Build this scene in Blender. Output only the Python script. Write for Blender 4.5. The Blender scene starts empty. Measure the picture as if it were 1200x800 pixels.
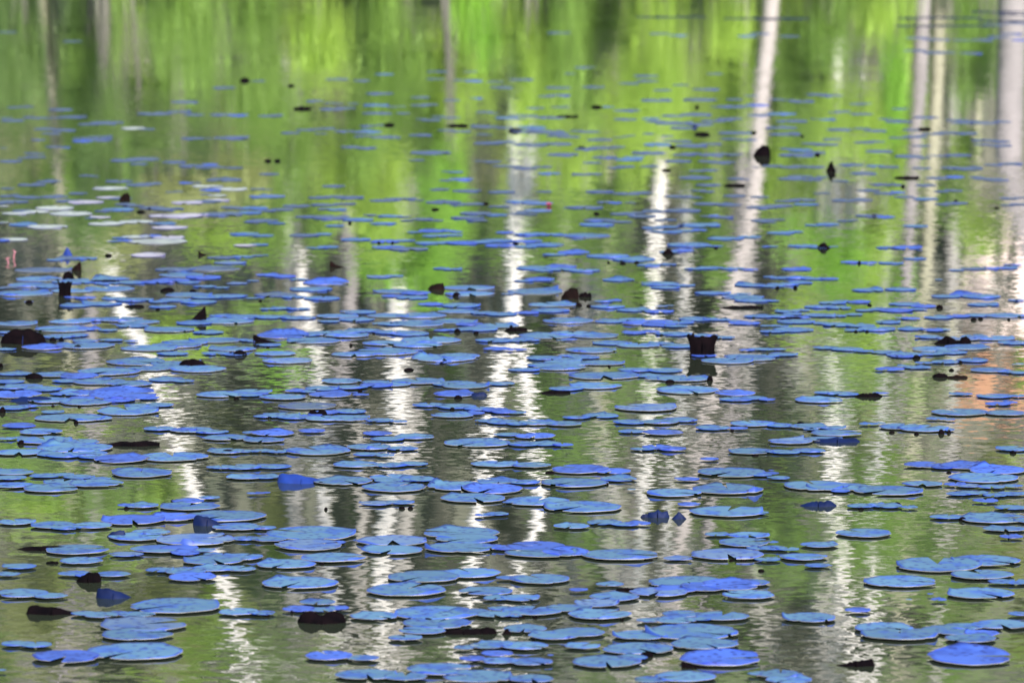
import bpy, math, random
import numpy as np
from mathutils import Vector, noise as mnoise

R = math.radians
scene = bpy.context.scene
col = scene.collection
rnd = random.Random(7)
rng = np.random.default_rng(11)

# ------------------------------------------------------------------ camera
CAM_H = 1.9
FPX = 5700.0                      # focal length in pixels of a 1200 px wide picture
PITCH = math.atan(590.0 / FPX)
cam_data = bpy.data.cameras.new('camera')
cam = bpy.data.objects.new('camera', cam_data)
col.objects.link(cam)
cam.location = (0, 0, CAM_H)
cam.rotation_euler = (R(90) - PITCH, 0, 0)
cam_data.sensor_width = 36
cam_data.lens = FPX / 1200 * 36
cam_data.clip_start = 0.5
cam_data.clip_end = 2000
cam_data.dof.use_dof = True
cam_data.dof.focus_distance = 14.5
cam_data.dof.aperture_fstop = (cam_data.lens / 1000) / 0.023
scene.camera = cam

# ------------------------------------------------------------------ sky, sun, exposure
SUN_EL, SUN_AZ = R(38), R(158)    # azimuth clockwise from +Y (the view direction): behind the camera, a little right
world = bpy.data.worlds.new("World")
scene.world = world
world.use_nodes = True
wn = world.node_tree
bg = wn.nodes['Background']
sky = wn.nodes.new('ShaderNodeTexSky')
sky.sky_type = 'NISHITA'
sky.sun_disc = False
sky.sun_elevation = SUN_EL
sky.sun_rotation = SUN_AZ
wn.links.new(sky.outputs[0], bg.inputs[0])
bg.inputs[1].default_value = 0.13
sun_data = bpy.data.lights.new('sun', 'SUN')
sun_data.energy = 5.0
sun_data.angle = R(0.5)
sun_data.color = (1.0, 0.95, 0.86)
sun = bpy.data.objects.new('sun', sun_data)
col.objects.link(sun)
sdir = Vector((math.sin(SUN_AZ) * math.cos(SUN_EL), math.cos(SUN_AZ) * math.cos(SUN_EL), math.sin(SUN_EL)))
sun.rotation_euler = sdir.to_track_quat('Z', 'Y').to_euler()
scene.view_settings.view_transform = 'Standard'
scene.view_settings.look = 'None'
scene.view_settings.exposure = 1.6
scene.view_settings.gamma = 1.0
scene.cycles.max_bounces = 6
scene.cycles.use_adaptive_sampling = False
scene.cycles.use_denoising = True

# ------------------------------------------------------------------ pixel -> place
CP, SP = math.cos(PITCH), math.sin(PITCH)
def ray(px, py):
    x, y = (px - 600) / FPX, (400 - py) / FPX
    return Vector((x, CP + y * SP, y * CP - SP))
def on_water(px, py):
    d = ray(px, py)
    t = CAM_H / -d.z
    return Vector((d.x * t, d.y * t, 0)), t       # t = depth along the axis
def mirrored(px, py, D):
    """the place at depth D that the flat water shows at pixel (px, py)"""
    d = ray(px, py)
    k = D / d.y
    return Vector((d.x * k, D, -CAM_H - d.z * k))

# ------------------------------------------------------------------ materials
def new_mat(name):
    m = bpy.data.materials.new(name)
    m.use_nodes = True
    nt = m.node_tree
    return m, nt, nt.nodes['Principled BSDF']
def N(nt, t, **kw):
    n = nt.nodes.new(t)
    for k, v in kw.items():
        setattr(n, k, v)
    return n
def ramp(nt, stops):
    r = N(nt, 'ShaderNodeValToRGB')
    e = r.color_ramp.elements
    while len(e) < len(stops):
        e.new(0.5)
    for q, (p, c) in zip(e, stops):
        q.position = p
        q.color = (*c, 1)
    return r
def noise_tex(nt, scale, detail=3, vec=None, rough=0.5):
    n = N(nt, 'ShaderNodeTexNoise')
    n.inputs['Scale'].default_value = scale
    n.inputs['Detail'].default_value = detail
    n.inputs['Roughness'].default_value = rough
    if vec is not None:
        nt.links.new(vec, n.inputs['Vector'])
    return n

def water_material():
    m, nt, b = new_mat('pond_water')
    L = nt.links.new
    b.inputs['Base Color'].default_value = (0.012, 0.016, 0.010, 1)
    b.inputs['Roughness'].default_value = 0.02
    b.inputs['IOR'].default_value = 1.68
    geo = N(nt, 'ShaderNodeNewGeometry')
    # slopes of two ripple systems taken straight from smooth noise, so that ripples
    # narrower than a pixel still spread the reflection
    def slopes(scale, stretch, detail):
        mp = N(nt, 'ShaderNodeMapping')
        mp.inputs['Scale'].default_value = (stretch, 1, 1)
        L(geo.outputs['Position'], mp.inputs['Vector'])
        n = noise_tex(nt, scale, detail, mp.outputs[0])
        s = N(nt, 'ShaderNodeVectorMath', operation='SUBTRACT')
        L(n.outputs['Color'], s.inputs[0])
        s.inputs[1].default_value = (0.5, 0.5, 0.5)
        return s
    a = slopes(24.0, 0.8, 3.0)
    c = slopes(6.5, 0.6, 1.0)
    g = slopes(55.0, 0.6, 1.0)
    patch = noise_tex(nt, 0.42, 2, geo.outputs['Position'])
    pr = N(nt, 'ShaderNodeMapRange')
    pr.inputs[1].default_value, pr.inputs[2].default_value = 0.35, 0.66
    pr.inputs[3].default_value, pr.inputs[4].default_value = RIP_LO, RIP_HI
    L(patch.outputs['Fac'], pr.inputs[0])
    def mul(v, k, fac=None):
        q = N(nt, 'ShaderNodeVectorMath', operation='MULTIPLY')
        L(v.outputs[0], q.inputs[0])
        q.inputs[1].default_value = (k * 1.1, k * 0.36, 0)
        if fac is None:
            return q
        w = N(nt, 'ShaderNodeVectorMath', operation='SCALE')
        L(q.outputs[0], w.inputs[0])
        L(fac, w.inputs['Scale'])
        return w
    s1 = N(nt, 'ShaderNodeVectorMath', operation='ADD')
    s2 = N(nt, 'ShaderNodeVectorMath', operation='ADD')
    s3 = N(nt, 'ShaderNodeVectorMath', operation='ADD')
    L(mul(a, 0.046, pr.outputs[0]).outputs[0], s1.inputs[0])
    L(mul(c, 0.010).outputs[0], s1.inputs[1])
    L(mul(g, 0.014, pr.outputs[0]).outputs[0], s2.inputs[1])
    L(s1.outputs[0], s2.inputs[0])
    # the breeze ruffles the open water farther out more than the sheltered near water
    sepY = N(nt, 'ShaderNodeSeparateXYZ'); L(geo.outputs['Position'], sepY.inputs[0])
    far = N(nt, 'ShaderNodeMapRange')
    far.inputs[1].default_value, far.inputs[2].default_value = 20.0, 52.0
    far.inputs[3].default_value, far.inputs[4].default_value = 1.0, 2.0
    L(sepY.outputs[1], far.inputs[0])
    sc_ = N(nt, 'ShaderNodeVectorMath', operation='SCALE')
    L(s2.outputs[0], sc_.inputs[0]); L(far.outputs[0], sc_.inputs['Scale'])
    L(sc_.outputs[0], s3.inputs[0])
    s3.inputs[1].default_value = (0, 0, 1)
    nn = N(nt, 'ShaderNodeVectorMath', operation='NORMALIZE')
    L(s3.outputs[0], nn.inputs[0])
    L(nn.outputs[0], b.inputs['Normal'])
    return m
RIP_LO, RIP_HI = 0.35, 1.9

def pad_material(name, base, patchc, rough=0.55, spots=True):
    m, nt, b = new_mat(name)
    L = nt.links.new
    geo = N(nt, 'ShaderNodeNewGeometry')
    oi = N(nt, 'ShaderNodeObjectInfo')
    n1 = noise_tex(nt, 11, 5, geo.outputs['Position'], 0.65)
    r1 = ramp(nt, [(0.36, tuple(q * 1.12 for q in base)), (0.50, base), (0.60, patchc), (0.74, tuple(q * 0.6 for q in patchc))])  # bluer patches: the shading of tilted areas put into the colour
    L(n1.outputs['Fac'], r1.inputs[0])
    # rim band and veins from the stored leaf coordinates
    at = N(nt, 'ShaderNodeAttribute', attribute_name='leaf')
    sep = N(nt, 'ShaderNodeSeparateXYZ')
    L(at.outputs['Vector'], sep.inputs[0])
    rr = N(nt, 'ShaderNodeMapRange')
    rr.inputs[1].default_value, rr.inputs[2].default_value = 0.90, 1.0
    L(sep.outputs[0], rr.inputs[0])
    mx = N(nt, 'ShaderNodeMix', data_type='RGBA')
    L(rr.outputs[0], mx.inputs[0])
    L(r1.outputs[0], mx.inputs[6])
    mx.inputs[7].default_value = (patchc[0] * 0.8, patchc[1] * 0.75, patchc[2] * 1.1, 1)  # deeper blue of raised rims, painted in rather than lit
    out = mx.outputs[2]
    if spots:
        v = N(nt, 'ShaderNodeTexVoronoi', voronoi_dimensions='2D')
        v.inputs['Scale'].default_value = 30
        L(geo.outputs['Position'], v.inputs['Vector'])
        lt = N(nt, 'ShaderNodeMapRange')
        lt.inputs[1].default_value, lt.inputs[2].default_value = 0.14, 0.22
        lt.inputs[3].default_value, lt.inputs[4].default_value = 0.88, 0.0
        L(v.outputs['Distance'], lt.inputs[0])
        n2 = noise_tex(nt, 5, 2, geo.outputs['Position'])
        g2 = N(nt, 'ShaderNodeMath', operation='GREATER_THAN')
        g2.inputs[1].default_value = 0.42
        L(n2.outputs['Fac'], g2.inputs[0])
        mm = N(nt, 'ShaderNodeMath', operation='MULTIPLY')
        L(lt.outputs[0], mm.inputs[0]); L(g2.outputs[0], mm.inputs[1])
        m2 = N(nt, 'ShaderNodeMix', data_type='RGBA')
        L(mm.outputs[0], m2.inputs[0]); L(out, m2.inputs[6])
        m2.inputs[7].default_value = (0.004, 0.010, 0.085, 1)
        out = m2.outputs[2]
    hs = N(nt, 'ShaderNodeHueSaturation')
    mr = N(nt, 'ShaderNodeMapRange')
    mr.inputs[3].default_value, mr.inputs[4].default_value = 0.78, 1.2
    L(oi.outputs['Random'], mr.inputs[0])
    L(mr.outputs[0], hs.inputs['Value'])
    L(out, hs.inputs['Color'])
    L(hs.outputs[0], b.inputs['Base Color'])
    b.inputs['Roughness'].default_value = rough
    b.inputs['IOR'].default_value = 1.4
    nb = noise_tex(nt, 60, 2, geo.outputs['Position'])
    bp = N(nt, 'ShaderNodeBump')
    bp.inputs['Strength'].default_value = 0.25
    bp.inputs['Distance'].default_value = 0.002
    L(nb.outputs['Fac'], bp.inputs['Height'])
    L(bp.outputs[0], b.inputs['Normal'])
    return m

def meniscus_line_material():
    m, nt, b = new_mat('painted_meniscus_line')
    b.inputs['Base Color'].default_value = (0.10, 0.10, 0.085, 1)  # bright waterline glint around each pad, painted as a tan ring
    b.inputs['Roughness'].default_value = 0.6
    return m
def simple(name, c1, c2, scale, rough=0.8, stretch=(1, 1, 1), bump=0.0, trans=0.0, pos=(0.35, 0.65), spec=0.5):
    m, nt, b = new_mat(name)
    L = nt.links.new
    geo = N(nt, 'ShaderNodeNewGeometry')
    mp = N(nt, 'ShaderNodeMapping')
    mp.inputs['Scale'].default_value = stretch
    L(geo.outputs['Position'], mp.inputs['Vector'])
    n = noise_tex(nt, scale, 4, mp.outputs[0])
    r = ramp(nt, [(pos[0], c1), (pos[1], c2)])
    L(n.outputs['Fac'], r.inputs[0])
    L(r.outputs[0], b.inputs['Base Color'])
    b.inputs['Roughness'].default_value = rough
    b.inputs['Specular IOR Level'].default_value = spec
    if bump:
        bp = N(nt, 'ShaderNodeBump')
        bp.inputs['Strength'].default_value = bump
        bp.inputs['Distance'].default_value = 0.02
        L(n.outputs['Fac'], bp.inputs['Height'])
        L(bp.outputs[0], b.inputs['Normal'])
    if trans:
        tr = N(nt, 'ShaderNodeBsdfTranslucent')
        L(r.outputs[0], tr.inputs['Color'])
        mx = N(nt, 'ShaderNodeMixShader')
        mx.inputs[0].default_value = trans
        L(b.outputs[0], mx.inputs[1]); L(tr.outputs[0], mx.inputs[2])
        L(mx.outputs[0], nt.nodes['Material Output'].inputs['Surface'])
    return m

M = {}
M['water'] = water_material()
M['edge'] = meniscus_line_material()
M['b'] = pad_material('lily_pad_blue', (0.034, 0.080, 0.134), (0.016, 0.050, 0.182))  # blue of the skylight on the pads put into their colour
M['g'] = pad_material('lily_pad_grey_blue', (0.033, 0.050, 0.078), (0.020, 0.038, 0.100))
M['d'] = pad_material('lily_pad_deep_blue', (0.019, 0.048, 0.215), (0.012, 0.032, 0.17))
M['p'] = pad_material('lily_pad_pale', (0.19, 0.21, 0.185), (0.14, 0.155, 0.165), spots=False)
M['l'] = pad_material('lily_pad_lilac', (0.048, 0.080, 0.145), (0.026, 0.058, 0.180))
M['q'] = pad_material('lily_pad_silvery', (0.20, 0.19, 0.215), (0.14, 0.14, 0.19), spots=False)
M['k'] = simple('dark_unlit_leaf_underside', (0.0010, 0.0007, 0.0012), (0.0026, 0.0014, 0.002), 30, 0.9, spec=0.02)  # dark underside, with its lack of light put into the colour
M['kb'] = simple('dark_blue_leaf_back', (0.0012, 0.0035, 0.020), (0.002, 0.006, 0.032), 20, 0.6, spec=0.07)
M['db'] = simple('blue_leaf_back', (0.006, 0.020, 0.12), (0.004, 0.012, 0.08), 20, 0.55, spec=0.1)
M['kr'] = simple('dark_red_brown_leaf', (0.002, 0.001, 0.001), (0.005, 0.002, 0.002), 30, 0.8, spec=0.03)
M['red'] = simple('crimson_petals', (0.22, 0.008, 0.06), (0.30, 0.015, 0.09), 60, 0.5)
M['pink'] = simple('pink_shoot', (0.20, 0.07, 0.09), (0.14, 0.04, 0.06), 60, 0.6)
M['bark'] = simple('white_bark', (0.07, 0.066, 0.062), (0.50, 0.475, 0.465), 2.6, 0.8, (1, 1, 5.0), 0.4, pos=(0.30, 0.44))
M['cream'] = simple('cream_bark', (0.12, 0.11, 0.08), (0.23, 0.22, 0.16), 2.6, 0.85, (1, 1, 3.0), 0.4, pos=(0.30, 0.5))
M['mauve'] = simple('grey_mauve_bark', (0.09, 0.082, 0.085), (0.20, 0.178, 0.185), 2.0, 0.85, (1, 1, 2.0), 0.4, pos=(0.30, 0.6))
M['grey'] = simple('grey_bark', (0.055, 0.052, 0.043), (0.13, 0.125, 0.105), 3.0, 0.9, (1, 1, 1.5), 0.4)
M['lgrey'] = simple('light_grey_bark', (0.10, 0.093, 0.086), (0.27, 0.255, 0.25), 2.6, 0.85, (1, 1, 4.0), 0.4, pos=(0.30, 0.55))
M['pinkbark'] = simple('pink_grey_bark', (0.09, 0.08, 0.078), (0.27, 0.24, 0.235), 2.6, 0.85, (1, 1, 4.0), 0.4, pos=(0.28, 0.48))
M['black'] = simple('blackish_bark', (0.012, 0.012, 0.010), (0.03, 0.03, 0.022), 3.0, 0.9)  # bark of the blackish trunks
LEAF = {
 'B': ((0.15, 0.33, 0.025), (0.22, 0.42, 0.04)),
 'G': ((0.12, 0.22, 0.030), (0.17, 0.29, 0.045)),
 'Y': ((0.22, 0.36, 0.040), (0.30, 0.44, 0.060)),
 'D': ((0.024, 0.058, 0.016), (0.042, 0.09, 0.024)),
 'K': ((0.21, 0.25, 0.075), (0.29, 0.32, 0.12)),
 'X': ((0.003, 0.004, 0.003), (0.007, 0.009, 0.006)),  # near-black green, the darkest crowns
 'S': ((0.08, 0.15, 0.030), (0.12, 0.20, 0.045)),
}
for k, (a, c) in LEAF.items():
    M['leaf' + k] = simple('foliage_' + {'B': 'bright_green', 'G': 'mid_green', 'Y': 'yellow_green', 'D': 'dark_green', 'K': 'khaki', 'X': 'near_black_green', 'S': 'soft_green'}[k],
                           a, c, 1.6, 0.6, trans=0.25)
M['hill'] = simple('leaf_litter', (0.030, 0.036, 0.020), (0.11, 0.105, 0.076), 0.5, 1.0, (1, 1, 0.8), 0.5)
def turf_near_shore(m):
    nt = m.node_tree; b = nt.nodes['Principled BSDF']
    src = b.inputs['Base Color'].links[0].from_socket
    geo = N(nt, 'ShaderNodeNewGeometry'); sp = N(nt, 'ShaderNodeSeparateXYZ'); nt.links.new(geo.outputs['Position'], sp.inputs[0])
    mr = N(nt, 'ShaderNodeMapRange'); mr.inputs[1].default_value, mr.inputs[2].default_value = 84.0, 79.0
    nt.links.new(sp.outputs[1], mr.inputs[0])
    mx = N(nt, 'ShaderNodeMix', data_type='RGBA'); nt.links.new(mr.outputs[0], mx.inputs[0]); nt.links.new(src, mx.inputs[6])
    n = noise_tex(nt, 0.9, 3, geo.outputs['Position']); rp = ramp(nt, [(.35, (0.06, 0.11, 0.02)), (.65, (0.12, 0.19, 0.035))])
    nt.links.new(n.outputs['Fac'], rp.inputs[0]); nt.links.new(rp.outputs[0], mx.inputs[7]); nt.links.new(mx.outputs[2], b.inputs['Base Color'])
turf_near_shore(M['hill'])
M['bank'] = simple('grass_blades', (0.07, 0.15, 0.02), (0.12, 0.22, 0.03), 1.0, 0.8, trans=0.2)
M['wall'] = simple('pinkish_plaster', (0.62, 0.50, 0.48), (0.70, 0.58, 0.56), 1.5, 0.9)
M['rust'] = simple('rust_brown_shingles', (0.22, 0.11, 0.065), (0.33, 0.17, 0.10), 3.0, 0.9)
M['pane'] = simple('window_glass', (0.02, 0.025, 0.03), (0.03, 0.035, 0.04), 2, 0.05)
M['wood'] = simple('painted_wood', (0.7, 0.66, 0.62), (0.78, 0.74, 0.70), 4, 0.7)

# ------------------------------------------------------------------ object helpers
def mesh(name, v, f, mat, smooth=True):
    me = bpy.data.meshes.new(name)
    v = np.asarray(v, dtype=np.float32)
    if isinstance(f, np.ndarray):
        n, k = f.shape
        me.vertices.add(len(v)); me.vertices.foreach_set('co', v.ravel())
        me.loops.add(n * k); me.loops.foreach_set('vertex_index', f.ravel().astype(np.int32))
        me.polygons.add(n); me.polygons.foreach_set('loop_start', np.arange(0, n * k, k, dtype=np.int32))
        me.update(calc_edges=True)
    else:
        me.from_pydata([tuple(map(float, p)) for p in v], [], f)
    if smooth:
        me.polygons.foreach_set('use_smooth', [True] * len(me.polygons))
    me.materials.append(mat)
    return me
def link(name, me, parent=None, loc=None):
    o = bpy.data.objects.new(name, me)
    col.objects.link(o)
    if parent is not None:
        o.parent = parent
    if loc is not None:
        o.location = loc
    return o
def tag(o, label=None, cat=None, group=None, kind=None):
    if label: o['label'] = label
    if cat: o['category'] = cat
    if group: o['group'] = group
    if kind: o['kind'] = kind
    return o
def base_empty(name, loc):
    o = bpy.data.objects.new(name, None)
    o.empty_display_size = 0.2
    col.objects.link(o)
    o.location = loc
    return o

# ------------------------------------------------------------------ ground and water
SHORE = 75.0
def ground_z(x, y):
    if y < SHORE:
        if y > 3:
            return -1.2 * min(1, (SHORE - y) / 6, (y - 3) / 2.5 + 0.0)
        return min(0.35, (3 - y) * 0.15)
    d = y - SHORE
    z = 0.12 * min(d / 1.0, 1) + 0.03 * d + max(0, d - 6) * 0.27
    if d > 42:
        z += (d - 42) * 0.30
    return z + 0.35 * mnoise.noise(Vector((x * 0.13, y * 0.13, 1.3))) * min(1, d / 12)
def ground():
    xs = np.concatenate([np.linspace(-400, -42, 14), np.linspace(-40, 40, 54), np.linspace(42, 400, 14)])
    ys = np.concatenate([np.linspace(-200, -6, 12), np.linspace(-4, 72, 30), np.linspace(73, 80, 12), np.linspace(82, 130, 40), np.linspace(134, 420, 30)])
    v = [(x, y, min(ground_z(x, y), 95)) for y in ys for x in xs]
    w = len(xs)
    i = np.arange((len(ys) - 1) * w).reshape(len(ys) - 1, w)[:, :-1].ravel()
    f = np.stack([i, i + 1, i + w + 1, i + w], 1)
    tag(link('ground', mesh('ground', v, f, M['hill'])), kind='structure')
ground()
me = mesh('water', [(-399, 1.5, 0), (399, 1.5, 0), (399, 75.2, 0), (-399, 75.2, 0)], [(0, 1, 2, 3)], M['water'], False)
tag(link('water', me), kind='structure')

# ------------------------------------------------------------------ the far bank: foliage, trunks
def leaf_cloud(centres, radii, count, size):
    """count small leaf faces scattered through ellipsoids"""
    centres = np.asarray(centres, float); radii = np.asarray(radii, float)
    vol = radii[:, 0] * radii[:, 2]
    idx = rng.choice(len(centres), size=count, p=vol / vol.sum())
    d = rng.normal(size=(count, 3))
    d /= np.linalg.norm(d, axis=1)[:, None]
    r = rng.random(count) ** 0.55
    p = centres[idx] + d * r[:, None] * radii[idx] * (1 + 0.25 * rng.normal(size=(count, 1)))
    a = rng.normal(size=(count, 3)); a /= np.linalg.norm(a, axis=1)[:, None]
    b = rng.normal(size=(count, 3)); b -= (a * b).sum(1)[:, None] * a
    b /= np.linalg.norm(b, axis=1)[:, None]
    s = size * (0.6 + 0.8 * rng.random((count, 1)))
    v = np.stack([p - a * s, p + b * s * 0.5, p + a * s, p - b * s * 0.5], 1).reshape(-1, 3)
    f = np.arange(count * 4).reshape(-1, 4)
    return v, f

def tube(points, radii, sides=9):
    pts = [Vector(p) for p in points]
    v, f = [], []
    for i, p in enumerate(pts):
        t = (pts[min(i + 1, len(pts) - 1)] - pts[max(i - 1, 0)]).normalized()
        u = t.cross(Vector((0, 1, 0.01))).normalized()
        w = t.cross(u)
        for k in range(sides):
            an = 2 * math.pi * k / sides
            q = p + (u * math.cos(an) + w * math.sin(an)) * radii[i] * (1 + 0.06 * math.sin(3 * an + i))
            v.append(q)
    for i in range(len(pts) - 1):
        for k in range(sides):
            a = i * sides + k; b = i * sides + (k + 1) % sides
            f.append((a, b, b + sides, a + sides))
    v.append(pts[-1]); n = len(v) - 1
    o = (len(pts) - 1) * sides
    for k in range(sides):
        f.append((o + k, o + (k + 1) % sides, n))
    return v, f

def smooth_path(P, n=14):
    """Catmull-like dense resample of a coarse 3-D polyline"""
    out = []
    for i in range(len(P) - 1):
        p0 = P[max(i - 1, 0)]; p1 = P[i]; p2 = P[i + 1]; p3 = P[min(i + 2, len(P) - 1)]
        for k in range(n // (len(P) - 1) + 1):
            t = k / (n // (len(P) - 1) + 1)
            out.append(0.5 * ((2 * p1) + (p2 - p0) * t + (2 * p0 - 5 * p1 + 4 * p2 - p3) * t * t + (3 * p1 - p0 - 3 * p2 + p3) * t ** 3))
    out.append(P[-1])
    return out

def tree(name, label, cat, group, D, path, wpx, bark, crown=None, crown_mat='leafG', extra_top=5.0, limbs=5):
    """path: pixels of the reflected trunk from its foot (small y) upwards"""
    P = [mirrored(x, y, D) for x, y in path]
    foot = Vector((P[0].x, D, ground_z(P[0].x, D) - 0.15))
    if P[0].z > foot.z + 0.4:
        P.insert(0, foot)
    else:
        P[0] = foot
    d = (P[-1] - P[-2]).normalized()
    P.append(P[-1] + Vector((d.x * 0.6, d.y, max(d.z, 0.6))).normalized() * extra_top)
    S = smooth_path(P)
    r0 = wpx / FPX * D / 2
    n = len(S)
    rad = [r0 * (1.18 - 0.30 * i / n) * (1 if i < n - 4 else (n - i) / 5.5 + 0.12) for i in range(n)]
    rad[0] *= 1.25
    root = base_empty(name, foot)
    tag(root, label, cat, group)
    v, f = tube([p - foot for p in S], rad)
    link('trunk', mesh('trunk', v, f, M[bark]), root)
    for k in range(limbs):
        i = int(n * (0.80 + 0.18 * k / max(limbs, 1)))
        i = min(i, n - 2)
        s = rnd.choice((-1, 1)); L_ = 0.5 + 0.8 * rnd.random()
        a = S[i] - foot
        q = [a, a + Vector((s * L_ * 0.4, rnd.uniform(-.4, .4), L_ * 0.35)), a + Vector((s * L_, rnd.uniform(-.8, .8), L_ * 1.0))]
        v, f = tube(q, [rad[i] * 0.30, rad[i] * 0.16, 0.006], 6)
        link('limb', mesh('limb', v, f, M[bark]), root)
    if crown:
        cs, rs = [], []
        for (x, y, rx, ry) in crown:
            c = mirrored(x, y, D)
            cs.append(tuple(c - foot)); rs.append((rx / FPX * D, max(0.5, rx / FPX * D * 0.8), ry / FPX * D))
    else:
        t = S[-1] - foot
        cs = [tuple(t + Vector((rnd.uniform(-1.2, 1.2), rnd.uniform(-1, 1), rnd.uniform(-1.5, 1.2)))) for _ in range(5)]
        rs = [(1.0, 1.0, 0.8)] * 5
    area = sum(a[0] * a[2] for a in rs) * 3.2
    v, f = leaf_cloud(cs, rs, int(area * (560 if crown else 200)), 0.05)
    link('crown', mesh('crown', v, f, M[crown_mat], False), root)
    return root

def shrub(label, D, x, y, rx, ry, cm, dens=300, group='leafy shrubs along the far bank'):
    c = mirrored(x, y, D)
    g = ground_z(c.x, D)
    foot = Vector((c.x, D, g - 0.05))
    root = base_empty('shrub', foot)
    tag(root, label, 'shrub', group)
    rx_, rz_ = rx / FPX * D, ry / FPX * D
    n = 5
    cs, rs = [], []
    for k in range(n):
        cs.append((rnd.uniform(-.5, .5) * rx_, rnd.uniform(-.3, .3) * rx_, c.z - foot.z + rnd.uniform(-.55, .55) * rz_))
        rs.append((rx_ * rnd.uniform(.45, .75), max(.4, rx_ * .5), rz_ * rnd.uniform(.4, .65)))
    area = sum(a[0] * a[2] for a in rs) * 3.1
    v, f = leaf_cloud(cs, rs, max(200, int(area * dens * 2.2)), 0.05)
    link('foliage', mesh('foliage', v, f, M['leaf' + cm], False), root)
    for k in range(3):
        t = Vector(cs[k])
        v, f = tube([Vector((0.06 * (k - 1), 0, 0)), t * 0.5 + Vector((0.05, 0, 0)), t], [0.03, 0.022, 0.008], 6)
        link('stem', mesh('stem', v, f, M['grey']), root)
    return root

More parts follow.
